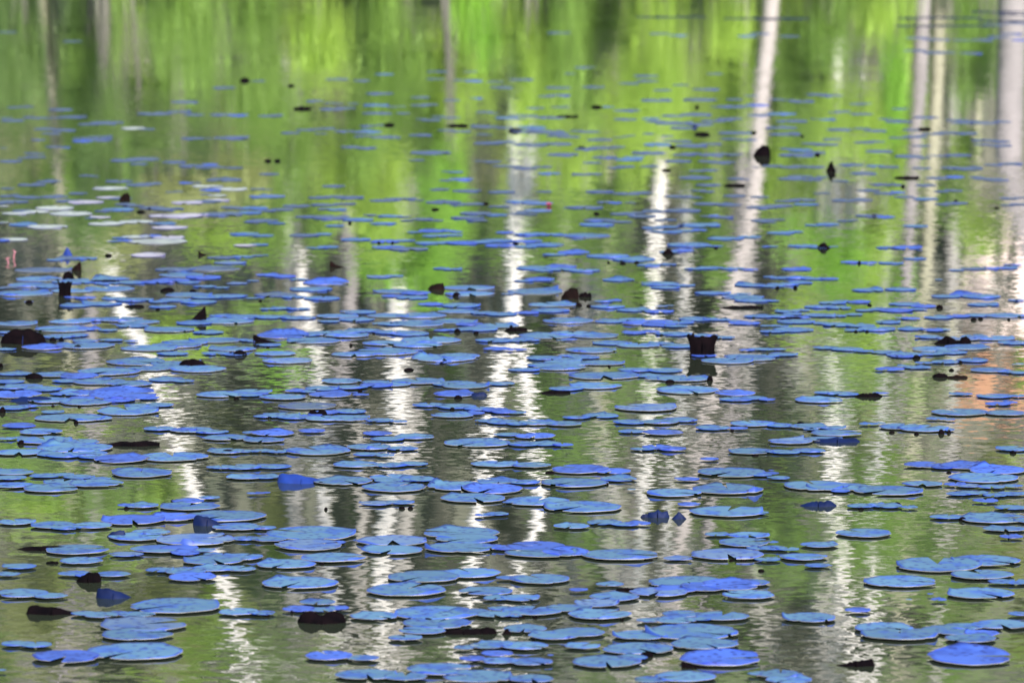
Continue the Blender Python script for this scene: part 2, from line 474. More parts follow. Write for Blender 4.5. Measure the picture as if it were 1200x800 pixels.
BIRCH = [  # label, depth, path, width px, bark
 ('thin cream trunk at the left end of the far bank', 79, [(44, -40), (52, 20), (60, 100), (66, 180), (70, 230)], 10, 'cream'),
 ('leaning white birch farthest left, seen low in the water', 79.6, [(120, 290), (165, 400), (190, 470), (212, 530), (235, 600), (262, 680), (278, 745), (292, 810)], 15, 'bark'),
 ('slim pale birch left of the mauve trunk', 84, [(338, 240), (345, 290), (352, 330), (372, 420), (376, 520), (380, 600), (388, 700), (398, 800)], 15, 'bark'),
 ('greyish mauve tree behind the left birches', 84, [(398, 170), (404, 230), (412, 330), (400, 420), (384, 520)], 17, 'mauve'),
 ('pink-grey birch left of the forked birch', 83, [(466, 330), (465, 400), (466, 470), (462, 530), (450, 620), (447, 720), (445, 810)], 21, 'bark'),
 ('forked white birch, its left stem, in the middle of the bank', 78.95, [(622, 120), (620, 190), (609, 280), (600, 350), (586, 430), (572, 510), (560, 590), (548, 690), (540, 800)], 16, 'bark'),
 ('white birch stem crossing the forked birch', 78.9, [(603, 330), (604, 390), (617, 450), (627, 520), (632, 580), (620, 640), (602, 700)], 13, 'bark'),
 ('straight white birch right of the middle', 80, [(776, 160), (773, 210), (767, 300), (763, 400), (761, 470), (757, 540), (752, 620), (745, 690), (762, 800)], 15, 'bark'),
 ('thin straight birch close beside a thicker one', 80, [(804, 160), (803, 220), (802, 300), (800, 370), (797, 470), (790, 520)], 11, 'bark'),
 ('tallest brightest white birch leaning left at the water edge', 77.5, [(906, -42), (903, 20), (893, 100), (886, 190), (879, 250), (862, 320), (846, 390), (832, 460), (818, 540), (800, 620), (785, 700), (770, 800)], 17, 'pinkbark'),
 ('second stem beside the tallest birch, higher up', 79, [(868, 340), (858, 400), (860, 460), (845, 540), (830, 620)], 12, 'mauve'),
 ('grey-white trunk right of the bright green saplings', 78, [(1083, -42), (1080, 40), (1076, 120), (1070, 190)], 17, 'mauve'),
 ('cream birch just right of the grey-white trunk', 78.5, [(1102, -42), (1100, 60), (1096, 130), (1090, 220), (1087, 300), (1080, 370), (1075, 450), (1068, 520), (1060, 600), (1056, 680), (1052, 790)], 14, 'cream'),
 ('stout mauve-grey trunk at the right end of the bank', 77.5, [(1188, -42), (1186, 50), (1182, 140), (1186, 210), (1212, 300), (1262, 430)], 30, 'mauve'),
 ('thin cream stem left of the stout mauve trunk', 80, [(1145, 190), (1147, 240), (1140, 290), (1118, 370)], 9, 'cream'),
 ('pale trunk in front of the bright green slope', 84, [(1038, 290), (1036, 340), (1035, 420), (1033, 500), (1020, 600), (1022, 700)], 13, 'bark'),
 ('broad soft white trunk right of the tallest birch', 88, [(1000, 370), (992, 430), (988, 500), (985, 560)], 20, 'bark'),
 ('broad grey trunk above the tallest birch', 90, [(955, 380), (945, 440), (935, 520), (925, 620), (915, 700)], 20, 'lgrey'),
 ('pinkish trunk at the right edge, high on the bank', 106, [(1208, 420), (1200, 520), (1192, 620), (1195, 700), (1200, 800)], 16, 'mauve'),
 ('thin white birch low behind the bright saplings', 82, [(975, 560), (985, 640), (988, 700), (1000, 760), (1010, 820)], 15, 'bark'),
 ('faint cream trunk left of the straight birches', 86, [(728, 20), (722, 80), (715, 150), (712, 220)], 16, 'cream'),
 ('soft pale trunk behind the yellow-green thicket', 88, [(1012, 30), (1006, 90), (1000, 180), (998, 260)], 12, 'cream'),
 ('pale trunk left of the soft cream trunk', 88, [(930, 40), (928, 100), (925, 200), (938, 300)], 10, 'cream'),
 ('grey-white trunk above the double-lobed leaf', 86, [(345, 560), (350, 640), (345, 720), (340, 800)], 17, 'lgrey'),
 ('wide grey-white trunk above the bow-tie leaf', 84, [(700, 480), (715, 560), (730, 640), (738, 720), (735, 800)], 17, 'lgrey'),
 ('pale stem left of the left-hand khaki crown', 85, [(108, 530), (112, 600), (90, 680), (78, 760), (75, 820)], 15, 'mauve'),
 ('wide light grey trunk over the left corner of the bow-tie leaf', 89, [(690, 430), (702, 560), (712, 640), (720, 800)], 24, 'lgrey'),
 ('wide light grey trunk above the toothed navy leaf', 89, [(930, 400), (945, 500), (958, 640), (960, 810)], 30, 'lgrey'),
 ('light grey trunk above the pink-grey birch', 89, [(485, 450), (478, 560), (470, 680), (466, 810)], 20, 'lgrey'),
 ('light grey trunk above the left raft of pads', 89, [(415, 420), (424, 560), (420, 700), (415, 810)], 14, 'lgrey'),
 ('light grey trunk behind the twin birches', 89, [(880, 380), (878, 480), (885, 600), (890, 700), (900, 810)], 18, 'lgrey'),
 ('light grey trunk between the forked birch and the straight birch', 89, [(660, 380), (668, 500), (672, 640), (670, 810)], 15, 'lgrey'),
 ('light grey trunk behind the pale slope trunk', 89, [(1115, 420), (1110, 560), (1100, 700), (1098, 810)], 15, 'lgrey'),
 ('blackish trunk against the forked birch', 88.5, [(646, 380), (644, 480), (640, 560), (630, 700), (628, 810)], 14, 'black'),
 ('blackish trunk right of the pink-grey birch', 88.5, [(508, 420), (514, 520), (520, 640), (590, 810)], 18, 'black'),
 ('blackish trunk right of the tallest birch', 88.5, [(905, 400), (902, 500), (898, 620), (935, 810)], 20, 'black'),
 ('blackish trunk above the shiny blue folded leaf', 88.5, [(420, 420), (402, 520), (398, 640), (402, 810)], 16, 'black'),
]
for lab, D, path, w, bark in BIRCH:
    if path[0][1] >= 100 and 79.7 < D < 86.5:
        D = max(D, 86.6)
    tree('birch_tree' if bark not in ('black', 'lgrey') else 'bare_tree', lab, 'tree', None, D, path, w, bark, extra_top=9 if w == 30 else 5.0)

# thin grey stems between them
SAP = []
for k in range(60):
    x = -60 + 1320 * ((k + rnd.random()) / 60)
    if 1090 < x < 1240: continue
    SAP.append((x, rnd.uniform(-16, 16), rnd.uniform(4, 12), rnd.uniform(95, 108), rnd.choice(['grey', 'grey', 'mauve', 'grey', 'grey', 'black', 'cream', 'grey'])))
for x, dx, w, D, bk in SAP:
    tree('slender_tree', 'slender %s trunk in the wood behind' % {'grey': 'grey', 'mauve': 'pale grey', 'cream': 'cream', 'black': 'dark'}[bk], 'tree',
         'slender %s trees in the wood' % {'grey': 'grey', 'mauve': 'pale', 'cream': 'cream', 'black': 'dark'}[bk], D,
         [(x, 60), (x + dx * .3, 300), (x + dx * .2, 550), (x + dx, 800)], w, bk, limbs=3)

# foliage seen in the reflection: x, y, half width, half height, colour
PATCH = [
 (20, 60, 40, 90, 'S'), (95, 70, 40, 110, 'S'), (215, 70, 60, 120, 'G'), (150, 160, 70, 60, 'S'), (110, 110, 40, 80, 'G'), (300, 60, 60, 120, 'G'), (370, 40, 50, 100, 'Y'),
 (335, 170, 60, 80, 'G'), (430, 90, 40, 120, 'G'), (475, 60, 50, 110, 'G'), (555, 40, 32, 90, 'B'), (540, 130, 60, 80, 'Y'), (620, 60, 50, 100, 'Y'), (680, 60, 40, 100, 'G'),
 (760, 70, 60, 110, 'Y'), (840, 70, 45, 120, 'Y'), (950, 70, 45, 120, 'G'), (1000, 110, 50, 90, 'Y'), (1045, 110, 22, 90, 'B'), (1140, 60, 30, 90, 'G'), (1120, 170, 35, 35, 'Y'),
 (1060, 170, 40, 60, 'Y'), (60, 200, 60, 60, 'G'), (30, 230, 40, 40, 'S'), (410, 200, 60, 70, 'Y'), (460, 230, 50, 90, 'Y'), (500, 300, 75, 60, 'B'), (505, 300, 50, 45, 'B'), (440, 300, 35, 45, 'B'), (520, 215, 35, 70, 'B'),
 (660, 190, 60, 80, 'Y'), (700, 270, 50, 70, 'G'), (730, 160, 40, 70, 'Y'), (830, 190, 40, 90, 'Y'), (835, 290, 30, 60, 'G'), (920, 190, 45, 80, 'Y'), (960, 290, 60, 70, 'B'), (985, 300, 60, 50, 'Y'), (1000, 340, 60, 60, 'Y'), (1040, 270, 45, 60, 'Y'),
 (1110, 235, 40, 50, 'G'), (1060, 350, 30, 50, 'B'), (940, 360, 40, 50, 'Y'), (320, 260, 50, 50, 'G'), (260, 290, 50, 40, 'Y'), (560, 270, 40, 60, 'G'), (640, 270, 40, 60, 'G'),
 (375, 250, 35, 60, 'G'), (280, 210, 45, 40, 'K'), (200, 240, 60, 40, 'K'), (150, 300, 70, 40, 'K'), (740, 330, 40, 40, 'G'),
 (618, 105, 26, 75, 'Y'), (523, 70, 30, 90, 'Y'), (108, 70, 36, 90, 'S'), (122, 150, 36, 60, 'S'), (650, 60, 36, 80, 'G'), (620, 60, 40, 60, 'G'), (775, 120, 26, 70, 'Y'), (1150, 265, 45, 45, 'Y'), (640, 130, 30, 50, 'G'), (120, 240, 50, 60, 'S'), (125, 298, 45, 60, 'K'), (120, 180, 40, 60, 'G'), (1040, 20, 40, 50, 'Y'), (975, 30, 40, 50, 'G'), (860, 25, 40, 50, 'Y'), (1140, 20, 30, 50, 'G'), (720, 20, 50, 50, 'G'), (945, 160, 30, 60, 'Y'),
 # higher up the bank
 (205, 390, 70, 35, 'Y'), (330, 425, 45, 30, 'B'), (300, 365, 40, 25, 'G'), (130, 480, 60, 28, 'Y'), (150, 380, 70, 30, 'K'), (60, 440, 70, 30, 'K'), (505, 345, 35, 30, 'B'), (520, 440, 28, 40, 'G'),
 (740, 420, 45, 40, 'G'), (650, 420, 35, 50, 'S'), (1010, 400, 40, 40, 'Y'), (910, 470, 30, 40, 'D'), (940, 440, 30, 30, 'G'), (1192, 432, 16, 28, 'B'), (1170, 540, 40, 40, 'K'),
 (185, 575, 45, 40, 'Y'), (30, 590, 60, 45, 'Y'), (110, 600, 60, 35, 'K'), (330, 590, 45, 40, 'K'), (425, 475, 35, 40, 'D'), (420, 580, 28, 70, 'D'), (505, 520, 38, 80, 'D'), (690, 530, 60, 70, 'S'), (650, 500, 40, 60, 'D'),
 (300, 480, 40, 45, 'X'), (640, 480, 12, 45, 'X'), (10, 360, 30, 30, 'X'), (450, 545, 50, 20, 'X'), (890, 510, 35, 40, 'X'), (600, 620, 25, 50, 'X'), (870, 560, 40, 50, 'D'), (955, 600, 50, 60, 'X'), (640, 590, 35, 40, 'X'),
 (940, 540, 35, 30, 'G'), (1055, 560, 38, 60, 'Y'), (1010, 560, 25, 25, 'G'), (1120, 600, 60, 60, 'G'), (1180, 640, 30, 60, 'K'), (1060, 630, 30, 60, 'Y'), (1115, 690, 60, 60, 'S'), (1090, 760, 50, 60, 'G'), (1175, 560, 30, 50, 'Y'),
 (530, 650, 32, 28, 'B'), (510, 700, 40, 40, 'D'), (470, 650, 25, 40, 'X'), (430, 620, 25, 45, 'D'), (660, 630, 40, 45, 'S'), (700, 640, 30, 25, 'Y'), (855, 650, 38, 40, 'Y'), (880, 740, 45, 70, 'G'), (940, 720, 25, 60, 'X'), (830, 700, 50, 30, 'Y'), (990, 740, 30, 40, 'X'),
 (60, 700, 90, 90, 'K'), (180, 720, 90, 90, 'K'), (240, 690, 40, 50, 'Y'), (140, 790, 30, 40, 'X'), (120, 660, 60, 40, 'Y'), (300, 700, 30, 70, 'K'), (420, 740, 50, 60, 'K'), (500, 770, 35, 40, 'S'), (640, 740, 40, 50, 'X'), (700, 700, 50, 40, 'K'), (230, 760, 50, 60, 'Y'), (740, 745, 30, 25, 'X'), (1010, 690, 30, 60, 'S'),
]
_q = random.Random(5)
for _k in range(110):                      # looser crowns that fill the slope
    _x = _q.uniform(-80, 1290); _y = _q.uniform(360, 900)
    if _x > 1095 and _y < 600: continue
    _c = _q.choice('DDXXKDXSGYK') if 280 < _x < 1010 else _q.choice('KYKDGKXY')
    PATCH.append((_x, _y, _q.uniform(22, 48), _q.uniform(28, 60), _c))
for _k, _p in enumerate(PATCH):
    if _p[4] in 'XD' and _k < 130: PATCH[_k] = (_p[0], _p[1], _p[2] * 1.25, _p[3] * 1.2, _p[4])
CN = {'S': 'soft dark-green', 'G': 'mid-green', 'Y': 'yellow-green', 'B': 'vivid green', 'D': 'dark green', 'K': 'khaki-green', 'X': 'nearly black'}
for i, (x, y, rx, ry, cm) in enumerate(PATCH):
    side = 'left' if x < 400 else 'middle' if x < 800 else 'right'
    if y < 300:
        shrub('%s shrub on the far bank, picture %s' % (CN[cm], side), 77.0 + (y > 150 and cm != 'B' and not (110 < x < 130 or x in (618, 620, 775, 640, 523, 108, 650))) * 3 + rnd.random() * 2.2, x, y, rx, ry, cm,
              group='%s shrubs, %s' % (CN[cm], side))
    else:
        D = 93 + rnd.random() * 5 if cm not in 'X' else 90.5 + rnd.random()
        D += 2.5 if i > 100 else 0
        if y < 430 and cm in 'BYG' and i < 100: D = 84 + rnd.random()
        tree('leafy_tree', 'leafy tree with %s crown on the slope, picture %s' % (CN[cm], side), 'tree', '%s leafy trees, %s' % (CN[cm], side), D,
             [(x + rnd.uniform(-8, 8), 120), (x, y)], 5 if D > 90 else 2.2, 'grey',
             crown=[(x + rnd.uniform(-.4, .4) * rx, y + rnd.uniform(-.45, .45) * ry, rx * rnd.uniform(.45, .8), ry * rnd.uniform(.45, .75)) for _ in range(4)],
             crown_mat='leaf' + cm, extra_top=0.5, limbs=2)
# a denser undergrowth line behind, and the bank either side of the picture
for k in range(46):
    x = -520 + 2240 * (k + rnd.random()) / 46
    if 1095 < x < 1240: continue
    cm = rnd.choice('GGYSSKG') if x > 130 else rnd.choice('SSGK')
    shrub('%s bush in the far undergrowth' % CN[cm], rnd.uniform(84, 90), x, rnd.uniform(90, 190), rnd.uniform(50, 80), rnd.uniform(70, 110), cm, 120,
          group='%s bushes in the undergrowth' % CN[cm])
for k in range(44):
    x = -420 + 2040 * (k + rnd.random()) / 44
    cm = rnd.choice('GGYGYKG') if x > 130 else rnd.choice('SSGS')
    if 1165 < x < 1205 or 880 < x < 925 or 1065 < x < 1110 or 38 < x < 62: continue
    shrub('%s bush at the far waterline' % CN[cm], rnd.uniform(79.5, 83.5), x, rnd.uniform(0, 60), rnd.uniform(40, 60), rnd.uniform(60, 110), cm, 150,
          group='%s bushes close to the waterline' % CN[cm])
# grass fringe on the bank: nobody could count it
n = 26000
gx = rng.uniform(-30, 30, n); gy = rng.uniform(75.2, 80, n)
gz = np.array([ground_z(a, b) for a, b in zip(gx, gy)])
h = rng.uniform(.08, .28, n); t = rng.uniform(0, math.pi, n); w = 0.02
p = np.stack([gx, gy, gz - .02], 1)
dx = np.stack([np.cos(t) * w, np.sin(t) * w, np.zeros(n)], 1)
tip = p + np.stack([rng.normal(0, .06, n), rng.normal(0, .06, n), h], 1)
v = np.stack([p - dx, p + dx, tip], 1).reshape(-1, 3)
tag(link('grass', mesh('grass', v, np.arange(3 * n).reshape(-1, 3), M['bank'], False)), 'fringe of green grass blades along the far bank', 'grass', kind='stuff')

# house on the slope (only its reflection shows, right edge)
def house():
    D = 98.0
    a = mirrored(1130, 302, D); b = mirrored(1345, 290, D)
    top = mirrored(1130, 412, D).z
    z0 = ground_z(a.x, D) - 0.6
    W = b.x - a.x
    Hh = top - z0
    root = base_empty('house', ((a.x + b.x) / 2, D, z0))
    tag(root, 'pinkish white house with rust-brown roof up the slope at the right', 'house')
    def box(cx, cy, cz, sx, sy, sz):
        v = [(cx + sx * i / 2, cy + sy * j / 2, cz + sz * k / 2) for i in (-1, 1) for j in (-1, 1) for k in (-1, 1)]
        return v, [(0, 1, 3, 2), (4, 6, 7, 5), (0, 4, 5, 1), (2, 3, 7, 6), (0, 2, 6, 4), (1, 5, 7, 3)]
    link('wall', mesh('wall', *box(0, 2, Hh / 2, W, 4, Hh), M['wall'], False), root)
    for px in (0.22, 0.8):
        x0 = W * (px - .5)
        fr = link('window', mesh('window', *box(x0, -0.03, Hh * 0.66, .62, .10, .72), M['wood'], False), root)
        link('pane', mesh('pane', *box(x0, -0.06, Hh * 0.66, .5, .08, .6), M['pane'], False), fr)
    dr = link('door', mesh('door', *box(0, -0.03, 1.55, .85, .08, 1.9), M['wood'], False), root)
    link('handle', mesh('handle', *box(.32, -0.09, 1.5, .04, .06, .12), M['grey'], False), dr)
    ov, rise = .3, 1.45
    e = W / 2 + ov
    v, f = [], []
    for s, base in ((0, Hh + .02), (1, Hh + .14)):
        v += [(-e, -ov, base), (e, -ov, base), (e, 2, base + rise), (-e, 2, base + rise), (e, 4 + ov, base), (-e, 4 + ov, base)]
    f = [(0, 1, 2, 3), (3, 2, 4, 5), (6, 9, 8, 7), (9, 11, 10, 8), (0, 6, 7, 1), (4, 10, 11, 5), (1, 7, 8, 2), (2, 8, 10, 4), (0, 3, 9, 6), (3, 5, 11, 9)]
    rf = link('roof', mesh('roof', v, f, M['rust'], False), root)
    link('chimney', mesh('chimney', *box(W * .3, 2, Hh + rise + .3, .45, .45, .9), M['rust'], False), rf)
house()

# ------------------------------------------------------------------ lily pads
TILES = [
 # pads read off the photograph: tile corner, then x,y,width (quarter pixels) and colour (b when absent)
 (0, 60, """118,262,84 190,315,90 285,276,115d 345,310,130g 30,315,60g 60,328,110g 500,338,160g 622,363,115p 465,405,120g 465,418,120g 300,372,120g 240,388,90g 180,417,70g
 250,450,80 15,455,40 145,480,70 165,498,100 50,518,110g 725,295,160g 868,240,130g 910,300,95d 905,410,110g 675,508,160 650,530,85g 815,522,115 900,540,130g 405,585,75
 230,613,115 150,628,130 35,645,70 555,612,130g 655,628,130g 520,645,170p 870,620,70d 945,635,90p 130,687,130d 255,685,130 365,668,90d 60,708,150g 400,710,170l 510,688,120l 800,662,50d
 590,720,100 880,712,150l 555,745,150 790,742,150 260,738,180p 75,762,130p 170,755,120p 370,765,130p 470,780,100l 850,775,200l 20,728,50p"""),
 (240, 60, """250,142,70g 90,173,110 620,133,110g 735,140,80g 840,110,90 820,200,130 515,235,85g 625,247,55d 697,247,60d 590,275,110 805,255,120 80,300,115g 310,305,120g 810,293,140g
 930,293,70g 880,262,60g 400,385,90g 460,370,70g 545,388,60g 570,365,90g 655,378,100 765,352,80g 770,380,130 850,405,140 125,408,170g 15,410,40 755,455,105g 135,548,90 50,545,100
 300,578,95 90,605,165d 120,648,160p 30,635,110p 245,648,70g 290,682,170l 60,678,90p 605,635,110g 540,688,110g 670,688,145g 915,695,150 560,722,130d 620,745,90 230,738,130 360,745,110
 430,728,130g 120,735,100d 60,700,130l 80,768,200 270,797,150 580,783,150 720,792,150 870,775,120"""),
 (480, 60, """130,97,100g 120,132,85g 285,97,65g 240,138,80 300,142,80d 400,145,80g 525,135,120g 430,172,110g 695,173,120 750,107,55g 860,170,110 820,78,100g 700,208,115 50,218,90g 50,255,95
 200,232,80g 315,222,60 590,268,90g 705,264,90g 930,262,60 350,287,85g 455,314,110 560,305,90 200,313,80g 100,325,95 640,312,100d 350,355,130g 240,378,100g 540,378,120 570,360,140 640,380,180
 700,390,100 340,392,60 845,380,100g 745,403,110 890,417,120 50,395,110g 375,433,150d 560,440,150g 690,437,150g 720,487,150d 900,455,130 100,478,190 35,512,75g 390,520,90g 430,540,80
 545,550,110 655,575,110 805,580,95 855,525,90 915,500,120 215,568,75 240,602,120l 140,650,95g 270,657,140g 430,662,130g 630,660,80 890,660,140 15,697,60 160,710,170d 290,718,120 420,730,100
 510,708,120 600,714,150l 600,750,130l 310,762,150 250,788,130 380,765,80 60,790,110 820,735,170 920,710,90 760,735,80 890,795,150"""),
 (720, 60, """70,153,100g 150,118,120g 150,142,110g 225,185,90 470,108,80 310,160,80g 430,180,130g 200,233,150g 400,230,160 560,228,80 640,210,70 760,228,80d 880,238,120 550,262,150 60,280,130g
 480,262,60 780,295,140 50,322,110 170,318,90 380,300,150 460,330,120g 540,318,120g 280,340,180g 400,345,130g 830,330,150g 780,360,150 320,362,130d 20,405,50d 80,397,45d 160,388,60d 245,400,60
 560,385,160 800,392,150d 620,418,100 200,440,130 20,450,70 360,445,150d 320,425,90 160,480,160d 330,487,120 470,488,150 560,487,90 850,490,170 870,465,120 940,478,110 60,510,130 90,500,100
 300,518,130 505,523,130d 55,543,90d 165,542,90 665,545,50 740,540,100 830,545,110 930,545,110 445,560,90g 380,595,160 565,598,80 870,590,120 830,600,130 440,630,120 395,655,80g 60,670,130g
 300,682,130 380,688,70 560,680,110d 680,685,90d 880,700,130 900,720,120 430,718,120g 540,722,120g 690,733,150 20,715,80g 320,748,170 190,752,120 40,765,120 500,780,120d 430,775,60 700,795,120"""),
 (960, 60, """50,210,120 180,250,80g 380,272,80 200,297,110d 110,285,80 40,323,80 375,332,130 310,320,70 500,312,120 640,325,100 670,337,120g 770,338,120g 430,370,80g 260,375,110g 100,370,130g
 450,403,120 60,415,90g 30,440,120 600,385,120g 690,387,110g 210,430,100 850,425,100d 850,445,110d 760,420,100 480,445,90 275,472,130 420,495,130 650,490,130 560,492,60 150,535,120 260,540,90
 210,575,130d 330,545,100 480,550,90 700,553,140 900,530,120 100,610,80g 15,590,60 550,597,110d 735,593,75d 830,605,120 350,630,100 500,630,100 25,667,60 230,655,110 310,668,110 400,685,100
 500,695,120 640,714,120d 630,655,90g 890,692,90 930,720,80 110,702,110 200,700,110 235,773,130 120,797,80"""),
 (0, 0, """40,152,88g 340,196,88g 2620,156,110g 3090,160,100 3180,168,90 3560,160,110 3700,172,100 4300,180,110 4390,188,120 4290,240,110 4420,248,120 4550,252,110 4680,176,110d 4600,190,110 4740,160,110
 4660,120,100 4760,112,110 4780,190,80d 4380,250,110 3500,172,90 4500,190,80g"""),
 (0, 250, """60,5,220p 330,3,200p 20,45,45p 222,65,190p 500,50,170p 640,42,160p 795,68,170l 780,14,170l 900,10,160l 1010,8,150 60,125,140p 640,112,140p 790,115,150l 740,135,280p 590,130,80d
 1190,42,100 1150,100,140 1150,152,110l 250,226,170g 340,212,160g 400,214,110 700,198,170l 205,268,270g 180,312,220 150,338,220 490,312,180dr 420,318,200 240,345,150 40,350,90g 110,378,270 135,418,45d
 510,357,230 620,325,150 1035,210,130g 1080,233,150l 820,265,190g 1005,262,250g 850,292,220 800,318,180d 880,330,190d 960,345,110 1110,330,100l 1185,318,60 880,385,220 1060,390,200 1180,400,60
 400,400,100d 440,408,190 480,426,190 630,408,180 760,440,130 820,408,150 930,418,170 1060,508,260 1150,488,180 75,520,200 330,510,200 300,545,280 420,545,110d 560,500,220 650,512,200 620,530,150
 790,548,240 270,580,160 400,600,120 520,597,120 400,623,270 30,560,100 30,640,90 1010,598,240 870,608,220 700,635,270 810,660,150 1090,638,230 1010,660,130 1180,600,100 640,700,270 700,733,200d
 930,733,260 510,745,290 70,755,160 250,760,210 790,783,150 470,793,240 40,793,120"""),
 (300, 250, """50,45,100l 350,22,180g 480,42,170 370,60,90 630,15,110l 770,32,110 990,22,160g 1040,5,130 820,85,120d 900,85,80d 840,108,120 225,105,150g 470,125,140 605,135,140d 820,142,150 970,142,150d
 1130,130,160 1140,155,140d 30,157,90l 340,160,100 290,165,60 715,170,180g 920,265,90 575,300,120l 60,292,120d 130,298,120d 200,312,90 330,328,220dr 260,358,200 90,385,200g 310,400,170 1000,352,240
 1000,380,230 650,368,210 730,398,150 110,447,110 200,450,110 10,200,60l 960,435,180 950,462,200 1060,470,180 1150,475,150 1180,380,60 60,488,150 200,492,170 380,485,200 470,500,170 480,465,170
 620,482,200 770,482,250 760,520,260 600,520,110 1040,545,190 1130,530,200 950,548,120 130,577,250dr 270,600,260 60,620,120 330,565,200 430,575,210 500,552,160 640,560,180 720,567,180 820,597,280
 560,618,210 760,620,230 610,652,300 880,682,300 950,672,200 1120,598,180 1130,640,130d 90,660,200 150,695,240l 870,703,60d 400,790,190 560,795,130 760,790,250 940,798,150"""),
 (600, 250, """30,5,80g 510,8,190g 720,33,110 400,55,170 440,35,80 80,100,150 190,102,140 350,108,230 60,135,110d 160,150,180 1000,22,110 1160,38,80 640,92,110 740,90,120 800,85,100 880,58,200 720,65,120
 290,187,150d 450,202,200 570,218,200 830,150,210 950,155,80 1000,120,170 800,178,110d 640,245,110 710,248,100d 110,258,180 230,265,150 340,270,150 930,258,130 1040,262,110 130,313,140d 500,313,150
 690,332,180 720,350,140 1120,338,160 110,370,260 190,430,240 180,457,180 430,415,90 450,440,160 570,455,160 700,438,60l 940,375,170 1080,395,200 1130,410,180 1080,380,80 1160,485,150 70,478,230d
 260,507,240 460,508,150 620,518,200d 690,525,160d 780,515,150 870,498,180 960,500,130 1090,518,150d 1190,530,60 160,577,260 390,577,230 570,563,120d 760,568,180 880,575,180 1000,585,160 270,595,80d
 20,600,100 470,610,190 590,622,200 700,612,120 780,625,170 20,643,100d 370,645,240 150,682,170 260,705,240 340,678,150 420,705,210 220,725,240 580,737,170 720,740,170 430,765,330 640,765,130 900,670,120d
 1010,695,250 1090,675,190 1160,640,110 800,778,250 720,775,200"""),
 (900, 250, """480,13,140 280,53,110 360,38,70 690,62,120 60,93,130 15,45,50 20,157,60 165,155,140 310,158,40 560,163,110 650,165,140d 385,232,90d 470,235,90d 575,235,120 690,215,110 135,265,140d
 130,303,150 210,308,120 290,310,90d 60,305,100 70,335,150 150,338,150 470,362,150 620,358,150 960,262,130g 1120,257,110 1160,245,60d 1170,410,90 800,313,40 850,400,170 930,385,160d 1000,392,180 1010,430,150
 425,418,110d 300,422,130 640,428,150 730,438,120d 540,452,140 600,458,160d 700,452,90 250,440,160 330,445,120 20,413,70 90,462,120 240,480,150 310,483,120 60,485,130 800,490,140 900,487,170 1010,482,180
 1110,482,200 670,497,90d 130,510,180 330,525,150 430,528,140 560,513,120 30,530,70 120,548,190 400,550,90 510,545,180 670,545,130 800,548,110 900,590,200l 1060,588,200 1150,610,150 930,632,220 40,640,90
 70,665,140 370,640,150 470,650,140 560,655,150 640,665,180 740,668,160 780,640,220 860,655,150 830,700,130 960,692,150 570,735,140d 700,725,130 1040,738,190 1170,750,110 1185,710,50"""),
 (0, 430, """40,72,160 110,95,180 200,107,180 460,82,250d 640,75,100 780,62,170 70,135,240d 310,130,150 230,160,200 400,168,250 580,138,320dr 690,150,110d 740,182,150 650,185,130 600,212,290 60,195,150
 245,215,110 330,243,330 430,243,200 1040,132,240 1170,135,120 90,280,160dr 190,308,200 30,340,90 210,348,260 380,355,170 90,405,230 350,385,350 450,425,170 300,420,170 400,410,200 810,427,320 900,300,200
 990,308,160 1060,335,220 1180,312,90 1060,400,180 1150,400,100 600,492,150d 665,503,280 1040,475,140 1140,475,170 1150,520,180 60,498,200 50,525,150 215,515,150 370,520,150 450,550,250 300,545,200
 60,560,200 240,575,260 590,655,80d 660,655,180 880,635,150d 890,658,280 980,618,100 80,733,180 250,748,210 430,750,190 620,725,300d 710,780,180 1060,705,360 1110,755,230 1185,598,60"""),
 (300, 430, """395,75,190 560,80,140 310,105,160 430,100,180 190,115,110d 130,145,230 350,135,200d 490,135,80d 30,130,60d 240,188,280g 440,212,160 60,235,140 120,230,180 180,240,160 330,245,200 430,245,210
 580,255,130 80,315,200d 260,305,130d 50,325,100 570,317,140d 745,332,190 30,398,110 100,402,100 290,397,310 530,380,210 680,390,190 520,415,130 80,472,170 470,463,220 630,465,160 40,520,140 410,540,280
 640,525,210 750,530,170 650,570,300 960,565,310 1130,540,190 1035,360,320 1120,460,220 560,645,160l 720,647,220 1020,620,300 1185,640,60 1130,695,110 15,598,60d 765,72,250 900,85,140 980,92,220
 930,132,190d 940,190,180 1050,200,150 920,230,200 1040,235,200 1160,215,120d 1160,262,160"""),
 (600, 430, """390,92,250 850,65,200d 700,62,180d 820,113,290 1050,155,160 1130,150,130 630,195,290l 415,233,170 20,218,90 120,265,190 240,270,180 30,272,110 560,262,170 690,262,190 110,330,190d 60,365,170
 150,365,160 710,313,190d 680,382,140d 750,390,130d 940,290,160 1130,270,220 1060,293,90d 1120,400,210 925,437,90d 90,465,190 540,500,330dr 470,495,180d 500,530,170 820,532,120d 1030,500,320 1160,510,120
 60,545,150 290,548,320 1010,578,330 120,635,300 330,662,380 830,650,110d 1010,683,340 1150,690,110 280,752,170 430,735,160 590,740,120d 560,580,40 1110,795,200"""),
 (900, 430, """255,130,190 240,158,230 350,130,150 540,128,60d 905,130,110 1060,140,180 1170,140,90 1075,178,120d 790,247,100 900,217,270 1120,220,200 30,275,80 190,283,180 300,290,130 320,315,240 470,272,90
 620,285,200 730,293,250 805,298,140 105,353,210l 50,402,120 190,397,160 730,465,190d 860,480,300 760,480,270 1150,388,170 50,525,110 225,562,300 340,588,90d 565,585,330 725,553,190 1010,525,330
 945,562,120l 1045,567,130 1150,570,100 960,595,140 1140,600,130 435,657,130 560,657,140 1020,633,120d 1140,665,160 840,708,160 1060,715,320 1110,765,200 450,785,270 530,645,30d 15,490,30d"""),
